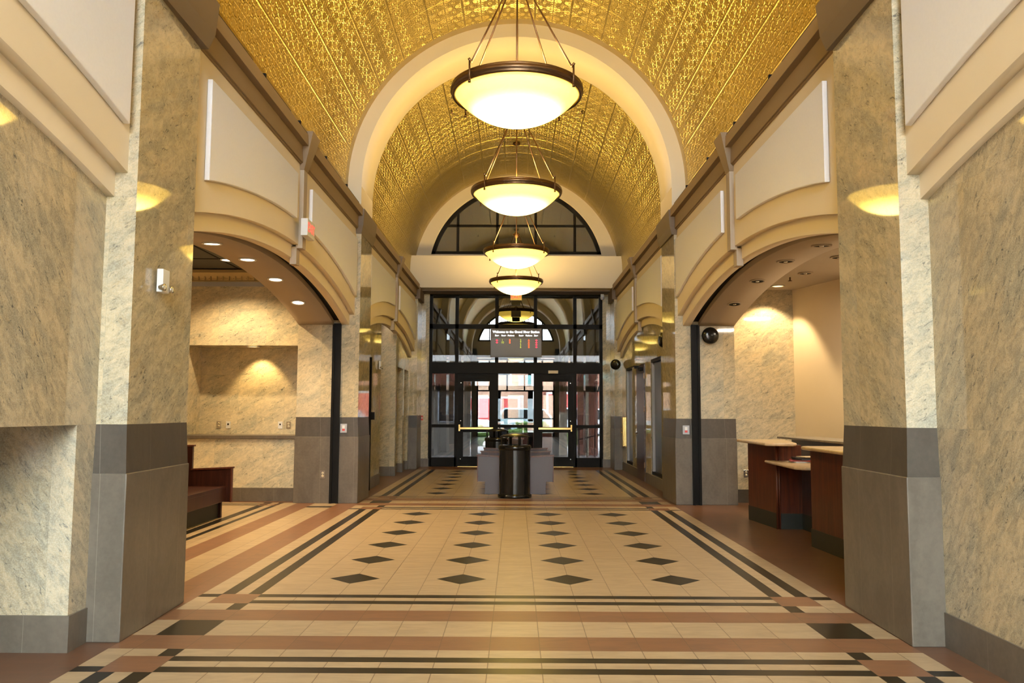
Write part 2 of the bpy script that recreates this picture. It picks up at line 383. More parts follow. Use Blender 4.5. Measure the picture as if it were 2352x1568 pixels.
def fcol(x, y):
    ax = abs(x)
    if y > 20.88 or y < -3.2: return RD
    if x < -2.44 and 6.33 < y < 13.15:      # red, cream and black bands run on into the left waiting room
        s = -x
        if 12.56 < y < 12.72 and 2.76 < s < 3.127: return DK
        if s > 3.62 and (12.78 < y < 12.87 or 12.96 < y < 13.04): return RD if s < 3.92 else DK
        if s < 2.76: return RD
        if s < 3.127: return CR
        if s < 3.403: return RD
        if s < 3.62: return CR
        if s < 3.695: return DK
        if s < 3.80: return CR
        if s < 3.92: return DK
        return CR
    if ax > 2.44: return SD
    for B, flip in ((YB1, 0), (YB2, 1)):
        if B[0] < y < B[-1]:
            if not flip:
                k = max(i for i in range(12) if y > B[i])     # 0 dark 1 cream 2 dark 3 cream 4 red 5,6 cream 7 red 8 cream 9 dark 10 cream 11 dark
            else:
                k = max(i for i in range(12) if y > B[i])
                k = {0: 0, 1: 1, 2: 2, 3: 3, 4: 4, 5: 5, 6: 7, 7: 8, 8: 9, 9: 10, 10: 10, 11: 11}[k]
            if 1.981 < ax < 2.286:
                if k in (0, 1, 2): return RD
                if k in (9, 10, 11): return RD
                if k in (3, 8): return DK if ax < 2.083 else CR
                if k in (5, 6): return DK
                return RD
            if ax > 2.286:
                if k in (0, 11): return DK
                return RD if k in (4, 7) else CR
            return {0: DK, 2: DK, 9: DK, 11: DK, 4: RD, 7: RD}.get(k, CR)
    if 1.981 < ax < 2.083 or 2.184 < ax < 2.286: return DK
    return CR
fm = MB()
for i in range(len(xs) - 1):
    for j in range(len(ys) - 1):
        x0, x1, y0, y1 = xs[i], xs[i + 1], ys[j], ys[j + 1]
        cx, cy = (x0 + x1) / 2, (y0 + y1) / 2
        dd = None
        if abs(cx) < 1.7:
            for r in DR:
                if r - .2155 - 1e-4 < y0 and y1 < r + .2155 + 1e-4:
                    for m_ in (1.5 * T, 4.5 * T):
                        if abs(abs(cx) - m_) < .2155: dd = (math.copysign(m_, cx), r)
        if dd:
            px, py = dd; k = .2155      # half-width column of the cell: the diamond's slanted edge cuts it
            if x0 >= px - 1e-6:
                fm.face([(x0, py - k, 0), (x1, py, 0), (x0, py + k, 0)], DK)
                fm.face([(x0, py - k, 0), (x1, py - k, 0), (x1, py, 0)], CR); fm.face([(x1, py, 0), (x1, py + k, 0), (x0, py + k, 0)], CR)
            else:
                fm.face([(x1, py - k, 0), (x1, py + k, 0), (x0, py, 0)], DK)
                fm.face([(x0, py - k, 0), (x1, py - k, 0), (x0, py, 0)], CR); fm.face([(x0, py, 0), (x1, py + k, 0), (x0, py + k, 0)], CR)
        else:
            fm.face([(x0, y0, 0), (x1, y0, 0), (x1, y1, 0), (x0, y1, 0)], fcol(cx, cy))
struct(fm.build('floor', ['fl_cream', 'fl_red', 'fl_dark', 'fl_side'], fixn=False))

# vault -------------------------------------------------------------
def vault(y0, y1, name, mat='gold'):
    m = MB(); n = 60; r = RO
    yy = [y0, y0 + .17, y1 - .17, y1]
    for k in range(3):
        for i in range(n):
            t0, t1 = PI * i / n, PI * (i + 1) / n
            pts = [(r * math.cos(t), Y, ZC + r * math.sin(t)) for t, Y in ((t0, yy[k]), (t1, yy[k]), (t1, yy[k + 1]), (t0, yy[k + 1]))]
            uv = [(r * (t - PI / 2) + .285, Y) for t, Y in ((t0, yy[k]), (t1, yy[k]), (t1, yy[k + 1]), (t0, yy[k + 1]))]
            m.face(pts, 0 if k == 1 else 1, True, uv)
    for s in (-1, 1):
        m.face([(s * r, y0, ZC), (s * r, y1, ZC), (s * r, y1, 4.5), (s * r, y0, 4.5)], 0, False, [(0, y0), (0, y1), (.5, y1), (.5, y0)])
    # outer roof deck
    R2 = r + .35
    for i in range(24):
        t0, t1 = PI * i / 24, PI * (i + 1) / 24
        m.face([(R2 * math.cos(t0), y0, ZC + R2 * math.sin(t0)), (R2 * math.cos(t0), y1, ZC + R2 * math.sin(t0)), (R2 * math.cos(t1), y1, ZC + R2 * math.sin(t1)), (R2 * math.cos(t1), y0, ZC + R2 * math.sin(t1))], 2, True)
    return struct(m.build(name, [mat, 'goldband', 'void'], fixn=False))
vault(-1.55, 5.27, 'ceiling_vault'); vault(6.33, 13.15, 'ceiling_vault'); vault(14.20, 21.9, 'ceiling_vault'); vault(ENT, -2.61, 'ceiling_vault')
def rib(y0, y1, hx, name='ceiling_arch', ri=None, ro=RO + .34, zbot=4.6, zc=ZC, foot=True):
    ri = ri or hx; m = MB(); n = 56
    def pt(r, t, Y): return (r * math.cos(t), Y, zc + r * math.sin(t))
    for i in range(n):
        t0, t1 = PI * i / n, PI * (i + 1) / n
        for (Y) in (y0, y1): m.face([pt(ri, t0, Y), pt(ro, t0, Y), pt(ro, t1, Y), pt(ri, t1, Y)], 0)
        m.face([pt(ri, t0, y0), pt(ri, t0, y1), pt(ri, t1, y1), pt(ri, t1, y0)], 0, True)
        m.face([pt(ro, t0, y0), pt(ro, t0, y1), pt(ro, t1, y1), pt(ro, t1, y0)], 0, True)
    if foot:
        for s in (-1, 1): m.box(s * ri, s * ro, y0, y1, zbot, zc)
    return struct(m.build(name, 'cream'))
for (y0, y1, hx) in PIL[:3]: rib(y0, y1, hx)

# pillars -----------------------------------------------------------
PD = 3.46
FACE = {(5.27, -1): (2.455, 2.495), (5.27, 1): (2.460, 2.482), (13.15, -1): (2.485, 2.50), (13.15, 1): (2.525, 2.51)}
for (y0, y1, hx) in PIL[:3]:
    for s in (-1, 1):
        ha, hb = FACE.get((y0, s), (hx, hx))      # the inner face, front and back edge
        g = struct(MB().prism([(s * ha, y0), (s * PD, y0), (s * PD, y1), (s * hb, y1)], 1.336, 4.62, 'z').build('pillar', 'granite'))
        m = MB()
        m.prism([(s * (ha - .022), y0 - .022), (s * (PD + .01), y0 - .022), (s * (PD + .01), y1 + .022), (s * (hb - .022), y1 + .022)], 0, 1.03, 'z')
        m.build('dado', 'lime', g, bevel=.006)
        v = []
        for z, e in ((1.03, .014), (1.336, .0)):
            v += [(s * (ha - e), y0 - e, z), (s * (PD + .002), y0 - e, z), (s * (PD + .002), y1 + e, z), (s * (hb - e), y1 + e, z)]
        m = MB(); m.mesh(v, [(0, 3, 2, 1), (4, 5, 6, 7), (0, 1, 5, 4), (1, 2, 6, 5), (2, 3, 7, 6), (3, 0, 4, 7)])
        m.build('dado_cap', 'lime_dark', g)
        # brown capital carrying the arch
        m = MB(); e0, e1 = .015, .05
        v = []
        for z, e in ((4.27, e0), (4.40, e1), (4.66, e1 + .02)):
            X0, X1 = sorted((s * (hx - e), s * (RO + .02)))
            v += [(X0, y0 - e, z), (X1, y0 - e, z), (X1, y1 + e, z), (X0, y1 + e, z)]
        m.mesh(v, [(0, 3, 2, 1), (8, 9, 10, 11)] + [(a + b * 4, (a + 1) % 4 + b * 4, (a + 1) % 4 + b * 4 + 4, a + b * 4 + 4) for b in range(2) for a in range(4)])
        struct(m.build('capital_trim', 'brown2'))

# bay walls ---------------------------------------------------------
def arch_slab(mb, s, x0, x1, y0, y1, fz, ztop, n=40, mi=0):
    """slab between the plane x0 and x1 with a curved lower edge"""
    ft = ztop if callable(ztop) else (lambda y: ztop)
    for i in range(n):
        a, b = y0 + (y1 - y0) * i / n, y0 + (y1 - y0) * (i + 1) / n
        za, zb = fz(a), fz(b)
        ta, tb = ft(a), ft(b)
        for X in (s * x0, s * x1): mb.face([(X, a, za), (X, b, zb), (X, b, tb), (X, a, ta)], mi)
        mb.face([(s * x0, a, za), (s * x1, a, za), (s * x1, b, zb), (s * x0, b, zb)], mi, True)
        mb.face([(s * x0, a, ta), (s * x1, a, ta), (s * x1, b, tb), (s * x0, b, tb)], mi)
    for Y in (y0, y1): mb.face([(s * x0, Y, fz(Y)), (s * x1, Y, fz(Y)), (s * x1, Y, ft(Y)), (s * x0, Y, ft(Y))], mi)
side = {-1: 'left', 1: 'right'}
bayname = ['nearest', 'middle', 'far']
for bi, (y0, y1, hx) in enumerate(BAYS):
    yc = (y0 + y1) / 2
    for s in (-1, 1):
        m = MB()
        arch_slab(m, s, hx + .07, hx + .16, y0, y1, arc(yc, 0, .155), 4.40)
        arch_slab(m, s, hx + .15, hx + .27, y0, y1, arc(yc), 4.40)
        m.box(s * (hx + .07), s * (RO + .35), y0, y1, 4.38, 4.66); m.box(s * (RO + .02), s * (RO + .36), y0, y1, 4.66, ZC + .3)
        struct(m.build('wall_' + side[s], 'cream'))
        # cornice
        m = MB()
        m.box(s * (hx + .03), s * (RO), y0, y1, 4.36, 4.55)
        m.box(s * (hx - .04), s * (RO + .01), y0, y1, 4.55, 4.68)
        m.box(s * (hx + .05), s * RO, y0, y1, 4.345, 4.365)
        struct(m.build('cornice_trim', 'brown', bevel=.004))
        # keystone strip
        kb = MB(); kw = .075
        kb.box(s * (hx + .02), s * (hx + .10), yc - kw, yc + kw, 3.34, 4.36)
        kb.box(s * (hx + .09), s * (hx + .17), yc - kw * .95, yc + kw * .95, 3.15, 3.36)
        struct(kb.build('keystone_trim', 'soffit', bevel=.003))
        kb = MB(); v = []
        for z, ex, ey in ((4.28, .0, kw + .01), (4.72, -.12, kw + .10)):
            X0, X1 = sorted((s * (hx + .02 + ex), s * RO))
            v += [(X0, yc - ey, z), (X1, yc - ey, z), (X1, yc + ey, z), (X0, yc + ey, z)]
        kb.mesh(v, [(0, 3, 2, 1), (4, 5, 6, 7), (0, 1, 5, 4), (1, 2, 6, 5), (2, 3, 7, 6), (3, 0, 4, 7)])
        struct(kb.build('keystone_cap_trim', 'brown'))
        # acoustic panels
        for h, (pa, pb) in enumerate(((y0 + (.36 if bi == 1 else .19), yc - .31), (yc + .38, y1 - .09))):
            if bi == 0 and h == 0: continue
            pm = MB(); arch_slab(pm, s, hx + .025, hx + .068, pa, pb, arc(yc, 0, .415), 4.17, 20)
            o = pm.build('acoustic_panel', 'panel', bevel=.006)
            nf = ['nearer', 'farther'][h]
            L = {0: 'big white fabric panel above the nearest arch on the %s wall' % side[s],
                 1: 'white fabric acoustic panel %s the keystone of the middle arch, %s wall' % (['before', 'beyond'][h], side[s]),
                 2: 'small white fabric panel %s the keystone over the farthest %s arch' % (['before', 'beyond'][h], side[s])}[bi]
            tag(o, L, 'wall panel', 'acoustic panels above the arches')

# thin strips on top of the cornice
for s in (-1, 1):
    for bi, (y0, y1, hx) in enumerate(BAYS[:2]):
        if bi == 0: continue
        for k in range(5):
            a = y0 + .25 + k * 1.32
            m = MB(); m.box(s * (hx - .03), s * (hx + .02), a, a + .95, 4.682, 4.70)
            m.box(s * (hx - .045), s * (hx + .02), a - .03, a, 4.682, 4.715)
            tag(m.build('uplight_strip', 'black'), 'slim dark uplight strip on top of the %s cornice, %s from the near pillar' % (side[s], ['first', 'second', 'third', 'fourth', 'fifth'][k]), 'light', 'uplight strips on the cornices')

def infill(s, hx, y0, y1, holes, mat, name, x_in=None, x_out=None, ztop=3.6, base=.21):
    """solid stone wall with rectangular holes (ya,yb,za,zb)"""
    xi = x_in or hx + .20; xo = x_out or xi + .25
    yb = sorted(set([y0, y1] + [q for h in holes for q in h[:2]])); zb = sorted(set([0, ztop] + [q for h in holes for q in h[2:]]))
    m = MB()
    for i in range(len(yb) - 1):
        for j in range(len(zb) - 1):
            cy, cz = (yb[i] + yb[i + 1]) / 2, (zb[j] + zb[j + 1]) / 2
            if any(h[0] < cy < h[1] and h[2] < cz < h[3] for h in holes): continue
            m.box(s * xi, s * xo, yb[i], yb[i + 1], zb[j], zb[j + 1])
    o = struct(m.build(name, mat))
    bm_ = MB(); yy = y0
    segs = []
    for h in sorted(holes):
        if h[2] < .1: segs.append((yy, h[0])); yy = h[1]
    segs.append((yy, y1))
    for a, b in segs:
        if b - a > .02: bm_.box(s * (xi - .012), s * (xi + .15), a - .008, b + .008, 0, base)
    struct(bm_.build('baseboard_' + side[s], 'lime'))
    return o
# bay nearest the camera: blind arches with granite infill; ticket recess low on the left
infill(-1, 2.45, -1.55, 5.27, [(2.4, 5.04, 0, 1.335)], 'granite_wall', 'wall_left', 2.65, 3.46)
infill(1, 2.45, -1.55, 5.27, [], 'granite_wall', 'wall_right', 2.65, 3.0)
m = MB(); m.box(-2.633, -3.47, 5.022, 5.10, 0, .212); struct(m.build('baseboard_left', 'lime'))
m = MB(); m.box(-3.4, -3.6, 2.3, 5.1, 0, 1.4); struct(m.build('wall_left', 'granite_wall'))
# walls beyond the farthest bay and end corners
infill(-1, 2.5, 14.2, 21.05, [(16.62, 18.72, 0, 3.6), (18.95, 19.92, 0, 2.45), (20.15, 20.9, 0, 2.45)], 'granite', 'wall_left', 2.70, 3.9)
infill(1, 2.5, 14.2, 21.05, [(15.41, 16.62, .22, 2.48), (17.32, 18.45, 0, 2.46), (19.24, 20.36, .22, 2.50)], 'granite', 'wall_right', 2.69, 2.95)
m = MB(); m.box(-2.708, -3.9, 18.708, 18.75, 0, .21); struct(m.build('baseboard_left', 'lime'))
m = MB(); m.box(-3.85, -3.95, 14.2, 21.2, 0, 3.8); struct(m.build('wall_left', 'granite'))
m = MB(); m.box(-2.9, -3.9, 14.2, 21.2, 3.5, 3.7); struct(m.build('ceiling', 'cream_ceil'))
m = MB(); m.box(2.94, 5.2, 14.2, 14.3, 0, 3.7); m.box(5.1, 5.2, 14.2, 21.2, 0, 3.7); m.box(2.94, 5.2, 21.1, 21.2, 0, 3.7); m.box(2.9, 5.2, 14.2, 21.2, 3.6, 3.7)
struct(m.build('wall_right', 'void'))

# end corner pilasters
for s in (-1, 1):
    g = struct(MB().box(s * 2.5, s * 3.9, 21.05, 22.0, 1.336, 4.62).build('pillar', 'granite'))
    MB().box(s * 2.478, s * 3.9, 21.028, 21.9, 0, 1.03).build('dado', 'lime', g, bevel=.006)
    MB().box(s * 2.488, s * 3.9, 21.04, 21.9, 1.03, 1.336).build('dado_cap', 'lime_dark', g)
    struct(MB().box(s * 2.30, s * 3.9, 22.0, 22.3, 0, 5.0).build('wall_end', 'granite'))
    struct(MB().box(s * 2.288, s * 2.55, 21.985, 22.2, 0, .21).build('baseboard_end', 'lime'))
    m = MB(); m.box(s * 2.44, s * 2.74, 21.0, 21.9, 4.30, 4.60); struct(m.build('capital_trim', 'brown2'))

# ------------------------------------------------------------------ end facades (far doors, and the entrance behind the camera)
def fan_face(Y, th, name, ri=2.33, zc=5.15, sill=5.62):
    m = MB(); n = 60
    t_0 = math.asin((sill - zc) / ri)
    ro = 3.1
    for i in range(n):
        ta, tb = t_0 + (PI - 2 * t_0) * i / n, t_0 + (PI - 2 * t_0) * (i + 1) / n
        A = (ri * math.cos(ta), zc + ri * math.sin(ta)); B = (ri * math.cos(tb), zc + ri * math.sin(tb))
        C_ = (ro * math.cos(tb), zc + ro * math.sin(tb)); D = (ro * math.cos(ta), zc + ro * math.sin(ta))
        for yy in (Y, Y + th): m.face([(A[0], yy, A[1]), (B[0], yy, B[1]), (C_[0], yy, C_[1]), (D[0], yy, D[1])])
        m.face([(A[0], Y, A[1]), (A[0], Y + th, A[1]), (B[0], Y + th, B[1]), (B[0], Y, B[1])], 0, True)
    m.box(-3.1, 3.1, Y, Y + th, 4.66, sill)
    m.box(-3.15, -ri * math.cos(t_0) - .0, Y, Y + th, sill, sill + .001)
    for s in (-1, 1):
        m.prism([(s * ri * math.cos(t_0), sill), (s * 3.1, sill), (s * ro * math.cos(t_0), zc + ro * math.sin(t_0))], Y, Y + th, 'y')
    return struct(m.build(name, 'cream'))
def fan_window(Y, name, ri=2.33, zc=5.15, sill=5.62, xs_=(-1.57, -.51, .52, 1.57), g='glass_t'):
    w_ = struct(empty(name, (0, Y, sill)))
    t_0 = math.asin((sill - zc) / ri)
    f = MB(); n = 48; wd = .10
    for i in range(n):
        ta, tb = t_0 + (PI - 2 * t_0) * i / n, t_0 + (PI - 2 * t_0) * (i + 1) / n
        q = []
        for r, t in ((ri + .01, ta), (ri + .01, tb), (ri - wd, tb), (ri - wd, ta)): q.append((r * math.cos(t), max(sill, zc + r * math.sin(t))))
        for y in (-.04, .04): f.face([(a, y, b - sill) for a, b in q])
        f.face([(q[2][0], -.04, q[2][1] - sill), (q[3][0], -.04, q[3][1] - sill), (q[3][0], .04, q[3][1] - sill), (q[2][0], .04, q[2][1] - sill)])
    f.box(-2.29, 2.29, -.04, .04, 0, .10)
    f.build('window_frame', 'black', w_)
    g_ = MB()
    for x in xs_:
        top = zc + math.sqrt(max(.01, (ri - .05) ** 2 - x * x)) - sill
        g_.box(x - .035, x + .035, -.03, .03, .05, top)
    hz = .80; hw = math.sqrt((ri - .05) ** 2 - (sill + hz - zc) ** 2)
    g_.box(-hw, hw, -.03, .03, hz - .03, hz + .03)
    g_.build('glazing_bars', 'black', w_)
    p = MB(); pts = [(ri - .05) * math.cos(t_0 + (PI - 2 * t_0) * i / 40) for i in range(41)]
    poly = [((ri - .05) * math.cos(t), zc + (ri - .05) * math.sin(t) - sill) for t in [t_0 + (PI - 2 * t_0) * i / 40 for i in range(41)]]
    p.face([(a, 0, b) for a, b in poly]); p.build('pane', g, w_)
    return w_
def front(Y, name, sgn=1, doors=True, g='glass', gt='glass_t'):
    """dark storefront: opening X +-2.30, z 0..4.60"""
    w_ = struct(empty(name, (0, Y, 0)))
    f = MB(); a, b = -.06, .06
    XS = [-1.57, -.51, .52, 1.57]
    f.box(-2.31, -2.22, a, b, 0, 4.62); f.box(2.22, 2.31, a, b, 0, 4.62)
    f.box(-2.3, 2.3, a, b, 4.52, 4.62)
    for x in XS: f.box(x - .045, x + .045, a, b, 0, 4.55)
    f.box(-2.3, 2.3, a, b, 3.64, 3.76)
    f.box(-2.3, 2.3, a - .03, b + .03, 2.45, 2.74)
    for (xa, xb, dz) in ((-2.25, -1.57, 0), (1.57, 2.25, 0), (-.51, .52, 0)):
        f.box(xa, xb, a, b, 0, .24); f.box(xa, xb, a + .02, b - .02, 1.02, 1.10)
    f.build('window_frame', 'black', w_)
    E_ = [-2.22] + XS + [2.22]
    for i in range(5):
        for (za, zb) in ((3.76, 4.52), (2.74, 3.64)):
            MB().box(E_[i] - .01, E_[i + 1] + .01, -.004, .004, za, zb).build('pane', gt, w_)
        if i in (0, 2, 4):
            MB().box(E_[i] - .01, E_[i + 1] + .01, -.004, .004, .24, 1.02).build('pane', g, w_)
            MB().box(E_[i] - .01, E_[i + 1] + .01, -.004, .004, 1.10, 2.45).build('pane', g, w_)
    return w_
def glass_door(x0, x1, Y, name, hinge, sgn=-1, g='glass'):
    d = struct(empty(name, (x0, Y, 0))); W = x1 - x0
    f = MB(); st = .135
    f.box(-.006, st, -.025, .025, .01, 2.40); f.box(W - st, W + .006, -.025, .025, .01, 2.40)
    f.box(st, W - st, -.025, .025, .01, .26); f.box(st, W - st, -.025, .025, 2.24, 2.40); f.box(-.01, W + .01, -.05, .05, 2.40, 2.47); f.box(st, W - st, -.025, .025, .90, 1.04)
    f.build('door_frame', 'black', d)
    MB().box(st, W - st, -.003, .003, .26, .90).build('pane', g, d)
    MB().box(st, W - st, -.003, .003, 1.04, 2.24).build('pane', g, d)
    y = sgn * .09
    b = MB(); b.box(.03, W - .03, y - .018, y + .018, .975, 1.03)
    bo = b.build('push_bar', 'brass', d, bevel=.006)
    e = .03 if hinge > 0 else W - .06
    q = MB(); q.box(e - .012, e + .03, sgn * .025, y + .0, .93, 1.10) ; q.build('bar_bracket', 'brass', bo)
    q = MB()
    for z in (.2, 1.2, 2.2): q.tube((.07 if hinge > 0 else W - .07, sgn * .025, z), (.07 if hinge > 0 else W - .07, sgn * .032, z), .011, n=8)
    q.build('screws', 'chrome', d)
    q = MB(); q.box(W * .3, W * .75, sgn * .026, sgn * .07, 2.30, 2.345); q.build('door_closer', 'black', d)
    q = MB(); q.box(0, W, -.08, .02, 0, .012); q.build('threshold', 'brass', d)
    return d
fan_face(21.9, .35, 'wall_end'); fan_window(22.05, 'window_1')
front(ENDY, 'window_2', g='glass_far')
glass_door(-1.52, -.56, ENDY, 'door_1', 1, g='glass_far'); glass_door(.57, 1.52, ENDY, 'door_2', -1, g='glass_far')
m = MB(); poly = [(-2.72, 5.43), (-2.72, 4.95), (-2.45, 4.60), (2.45, 4.60), (2.72, 4.95), (2.72, 5.43)]
m.prism(poly, 21.1, 21.95, 'y'); struct(m.build('beam', 'cream'))
m = MB(); m.box(-2.5, 2.5, 21.4, 22.2, 4.56, 4.602); struct(m.build('beam_underside_trim', 'brown2'))
# entrance end behind the camera
fan_face(ENT - .35, .35, 'wall_entrance'); fan_window(ENT - .15, 'window_3', g='glass')
front(ENT - .2, 'window_4', g='glass', gt='glass')
glass_door(-1.52, -.56, ENT - .2, 'door_3', 1, 1); glass_door(.57, 1.52, ENT - .2, 'door_4', -1, 1)
for s in (-1, 1):
    m = MB(); m.box(s * 2.3, s * 3.6, ENT - .35, ENT, 0, 5.2); m.box(s * 2.65, s * 3.4, ENT, -2.61, 0, 5.3); struct(m.build('wall_entrance', 'granite'))

# ------------------------------------------------------------------ soffits of the open arches in the middle bay
y0, y1 = 6.33, 13.15; yc = 9.74
for s in (-1, 1):
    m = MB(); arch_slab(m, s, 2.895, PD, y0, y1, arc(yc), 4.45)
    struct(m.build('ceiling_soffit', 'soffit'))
    m = MB(); arch_slab(m, s, 2.765, 2.9, y0, y1, arc(yc, .07), 4.42)
    m.box(s * 2.775, s * 2.89, 13.1275, 13.16, 0, 2.82)
    o = struct(m.build('grille_slot_trim', 'black'))
    # rolling grille guide on the far jamb
    m = MB()
    m.box(s * 2.765, s * 2.80, 13.085, 13.128, 0, 2.80); m.box(s * 2.865, s * 2.90, 13.085, 13.128, 0, 2.80); m.box(s * 2.80, s * 2.865, 13.11, 13.128, 0, 2.80)
    tag(m.build('grille_track', 'black'), 'black vertical shutter track on the far jamb of the %s opening' % side[s], 'shutter track', 'shutter guide tracks')

# left waiting room
m = MB()
zt = 3.75
niche = (-5.32, -3.52, .983, 2.485)
X0, X1 = -8.0, -3.44
m.box(X0, niche[0], 13.4, 14.3, 0, zt); m.box(niche[1], X1, 13.4, 14.3, 0, zt)
m.box(niche[0], niche[1], 13.4, 14.3, 0, niche[2]); m.box(niche[0], niche[1], 13.4, 14.3, niche[3], zt)
m.box(niche[0], niche[1], 14.04, 14.3, niche[2], niche[3])
struct(m.build('wall_niche', 'granite_v'))
m = MB(); m.box(-8, -5.2, 13.38, 13.405, .0, .21); m.box(-5.3, -3.44, 13.385, 13.405, 0, .21); struct(m.build('baseboard_niche', 'lime'))
tag(MB().box(-5.42, -3.49, 13.36, 14.04, .983, 1.04).build('niche_shelf', 'lime', bevel=.006), 'grey brown stone shelf running across the wall niche left', 'shelf')
struct(MB().box(-8.1, -8.0, 5.2, 14.3, 0, 4).build('wall_waiting_room', 'wall_cream'))
struct(MB().box(-8.1, -3.46, 5.3, 5.4, 0, 4).build('wall_waiting_room', 'wall_cream'))
m = MB(); m.box(-8.1, -3.3, 5.3, 13.42, 3.72, 3.8)
struct(m.build('ceiling_waiting_room', 'tile_ceil'))
m = MB()
for k in range(5): m.box(-8, -3.46, 6.4 + k * 1.5, 6.42 + k * 1.5, 3.712, 3.722)
for k in range(4): m.box(-4.5 - k, -4.48 - k, 5.4, 13.4, 3.712, 3.722)
struct(m.build('ceiling_grid', 'black'))
# stamped crown band
m = MB()
m.face([(-8, 13.30, 3.66), (-3.46, 13.30, 3.66), (-3.46, 13.385, 3.53), (-8, 13.385, 3.53)])
m.box(-8, -3.46, 13.27, 13.40, 3.655, 3.70); m.box(-8, -3.46, 13.37, 13.40, 3.52, 3.535)
for k in range(46):
    x = -8 + k * .1
    m.lathe([(.0, 0), (.028, .0), (.018, .018), (0, .024)], (x, 13.355, 3.585), 8, axis='y')
    m.box(x + .045, x + .055, 13.325, 13.36, 3.54, 3.60)
struct(m.build('crown_trim', 'goldband'))
struct(MB().box(-8, -3.46, 13.385, 13.41, 3.445, 3.525).build('frieze_trim', 'grey_pl'))

# right ticket room
m = MB(); m.box(3.44, 4.75, 13.5, 13.9, 0, 3.6); struct(m.build('wall_ticket_room', 'granite'))
m = MB(); m.box(3.44, 4.5, 13.485, 13.52, 0, .21); struct(m.build('baseboard_ticket_room', 'lime_dark'))
m = MB(); m.prism([(4.50, 13.55), (7.0, 4.5), (7.3, 4.6), (4.9, 13.6)], 0, 3.6, 'z'); struct(m.build('wall_ticket_room', 'wall_cream'))
m = MB(); m.box(3.46, 7.3, 5.0, 5.1, 0, 3.6); struct(m.build('wall_ticket_room', 'wall_cream'))
m = MB(); m.box(3.3, 7.4, 5.0, 13.6, 3.43, 3.5); struct(m.build('ceiling_ticket_room', 'cream_ceil'))

# ------------------------------------------------------------------ lights in the rooms
def area(x, y, z, size, e, col, d=(0, 0, -1), spread=None, shape='DISK'):
    l = bpy.data.lights.new('fill_light', 'AREA'); l.shape = shape; l.size = size; l.energy = e; l.color = col
    if spread: l.spread = spread
    o = bpy.data.objects.new('fill_light', l); COL.objects.link(o); o.location = (x, y, z)
    o.rotation_euler = Vector(d).to_track_quat('-Z', 'Y').to_euler(); return o
def spot(x, y, z, e, col, ang=1.6, blend=.4, d=(0, 0, -1)):
    l = bpy.data.lights.new('downlight_light', 'SPOT'); l.energy = e; l.color = col; l.spot_size = ang; l.spot_blend = blend; l.shadow_soft_size = .04
    o = bpy.data.objects.new('downlight_light', l); COL.objects.link(o); o.location = (x, y, z)
    o.rotation_euler = Vector(d).to_track_quat('-Z', 'Y').to_euler(); return o
WARM = (1, .72, .38)
M['dl_on'] = emit('lit_downlight', (1, .87, .6), 6.0)
M['dl_on2'] = emit('lit_amber_downlight', (1, .62, .22), 2.5)
def make_downlight(lit, name='downlight'):
    t = empty(name)
    MB().lathe([(.075, .012), (.085, .0), (.105, .0), (.105, .014), (.075, .014)], n=24, closed=True).build('trim_ring', 'soffit' if not lit else 'white', t)
    if lit: MB().lathe([(0, .006), (.078, .006)], n=24).build('bulb', lit, t)
    else:
        r = MB().lathe([(.078, .004), (.05, .011), (0, .012)], n=24).build('reflector', 'black', t)
        MB().lathe([(0, -.004), (.022, -.002), (.03, .008), (0, .010)], n=16).build('bulb', 'chrome', r)
    return t
on = make_downlight('dl_on'); off = make_downlight(None); on2 = make_downlight('dl_on2')
used = set()
def place(proto, loc, tilt=0.0):
    o = proto if id(proto) not in used else copy_tree(proto)
    used.add(id(proto)); o.location = loc; o.rotation_euler = (tilt, 0, 0); return o
fz = arc(9.74)
ords = ['highest', 'second highest', 'third', 'lowest']
for k, y in enumerate((8.62, 9.78, 10.94, 12.11)):
    til = math.asin((y - 9.74) / RAD) * -1
    o = place(on, (-3.2, y, fz(y) - .016), til)
    tag(o, '%s lit round downlight in the left arch soffit' % ['first from the near pillar', 'second', 'third', 'fourth and farthest'][k].capitalize().replace('First', 'First').lower(), 'downlight', 'lit downlights under the left arch')
    spot(-3.2, y, fz(y) - .04, 60, WARM, 2.0, .6)
    o = place(off, (3.2, y, fz(y) - .016), til)
    tag(o, '%s unlit chrome downlight in the right arch soffit' % ['first from the near pillar', 'second', 'third', 'fourth and farthest'][k], 'downlight', 'unlit downlights under the right arch')
for k, (x, y) in enumerate(((4.14, 10.57), (4.14, 11.8))):
    tag(place(off, (x, y, 3.414)), ['unlit downlight in the ticket room ceiling, the one half hidden by the near right pillar', 'unlit downlight in the ticket room ceiling between the lit one and the pillar'][k], 'downlight', 'ticket room ceiling downlights')
tag(place(on2, (4.12, 13.0, 3.414)), 'single amber lit downlight in the ticket room ceiling by the granite wall', 'downlight')
spot(4.05, 13.05, 3.38, 60, WARM, 1.75, .35, (0, .25, -1))
spot(4.9, 11.2, 3.38, 55, WARM, 1.75, .35)
for y in (7.5, 10.5): area(4.8, y, 3.3, .5, 34, (1, .86, .66))  # added fill to brighten the ticket room, no fixture here
o = place(on2, (-4.30, 13.55, 2.468)); tag(o, 'small round downlight in the top of the wall niche', 'downlight')
spot(-4.28, 13.74, 2.45, 26, (1, .66, .26), 1.5, .5, (0, .35, -1))
o = place(on, (-4.39, 12.47, 3.702)); tag(o, 'lone lit downlight in the dark waiting room ceiling behind the left arch', 'downlight')
for x, y in ((-5.0, 8), (-4.39, 12.47), (-6.8, 8), (-6.8, 11.6)): spot(x, y, 3.65, 110, WARM, 2.4, .6)

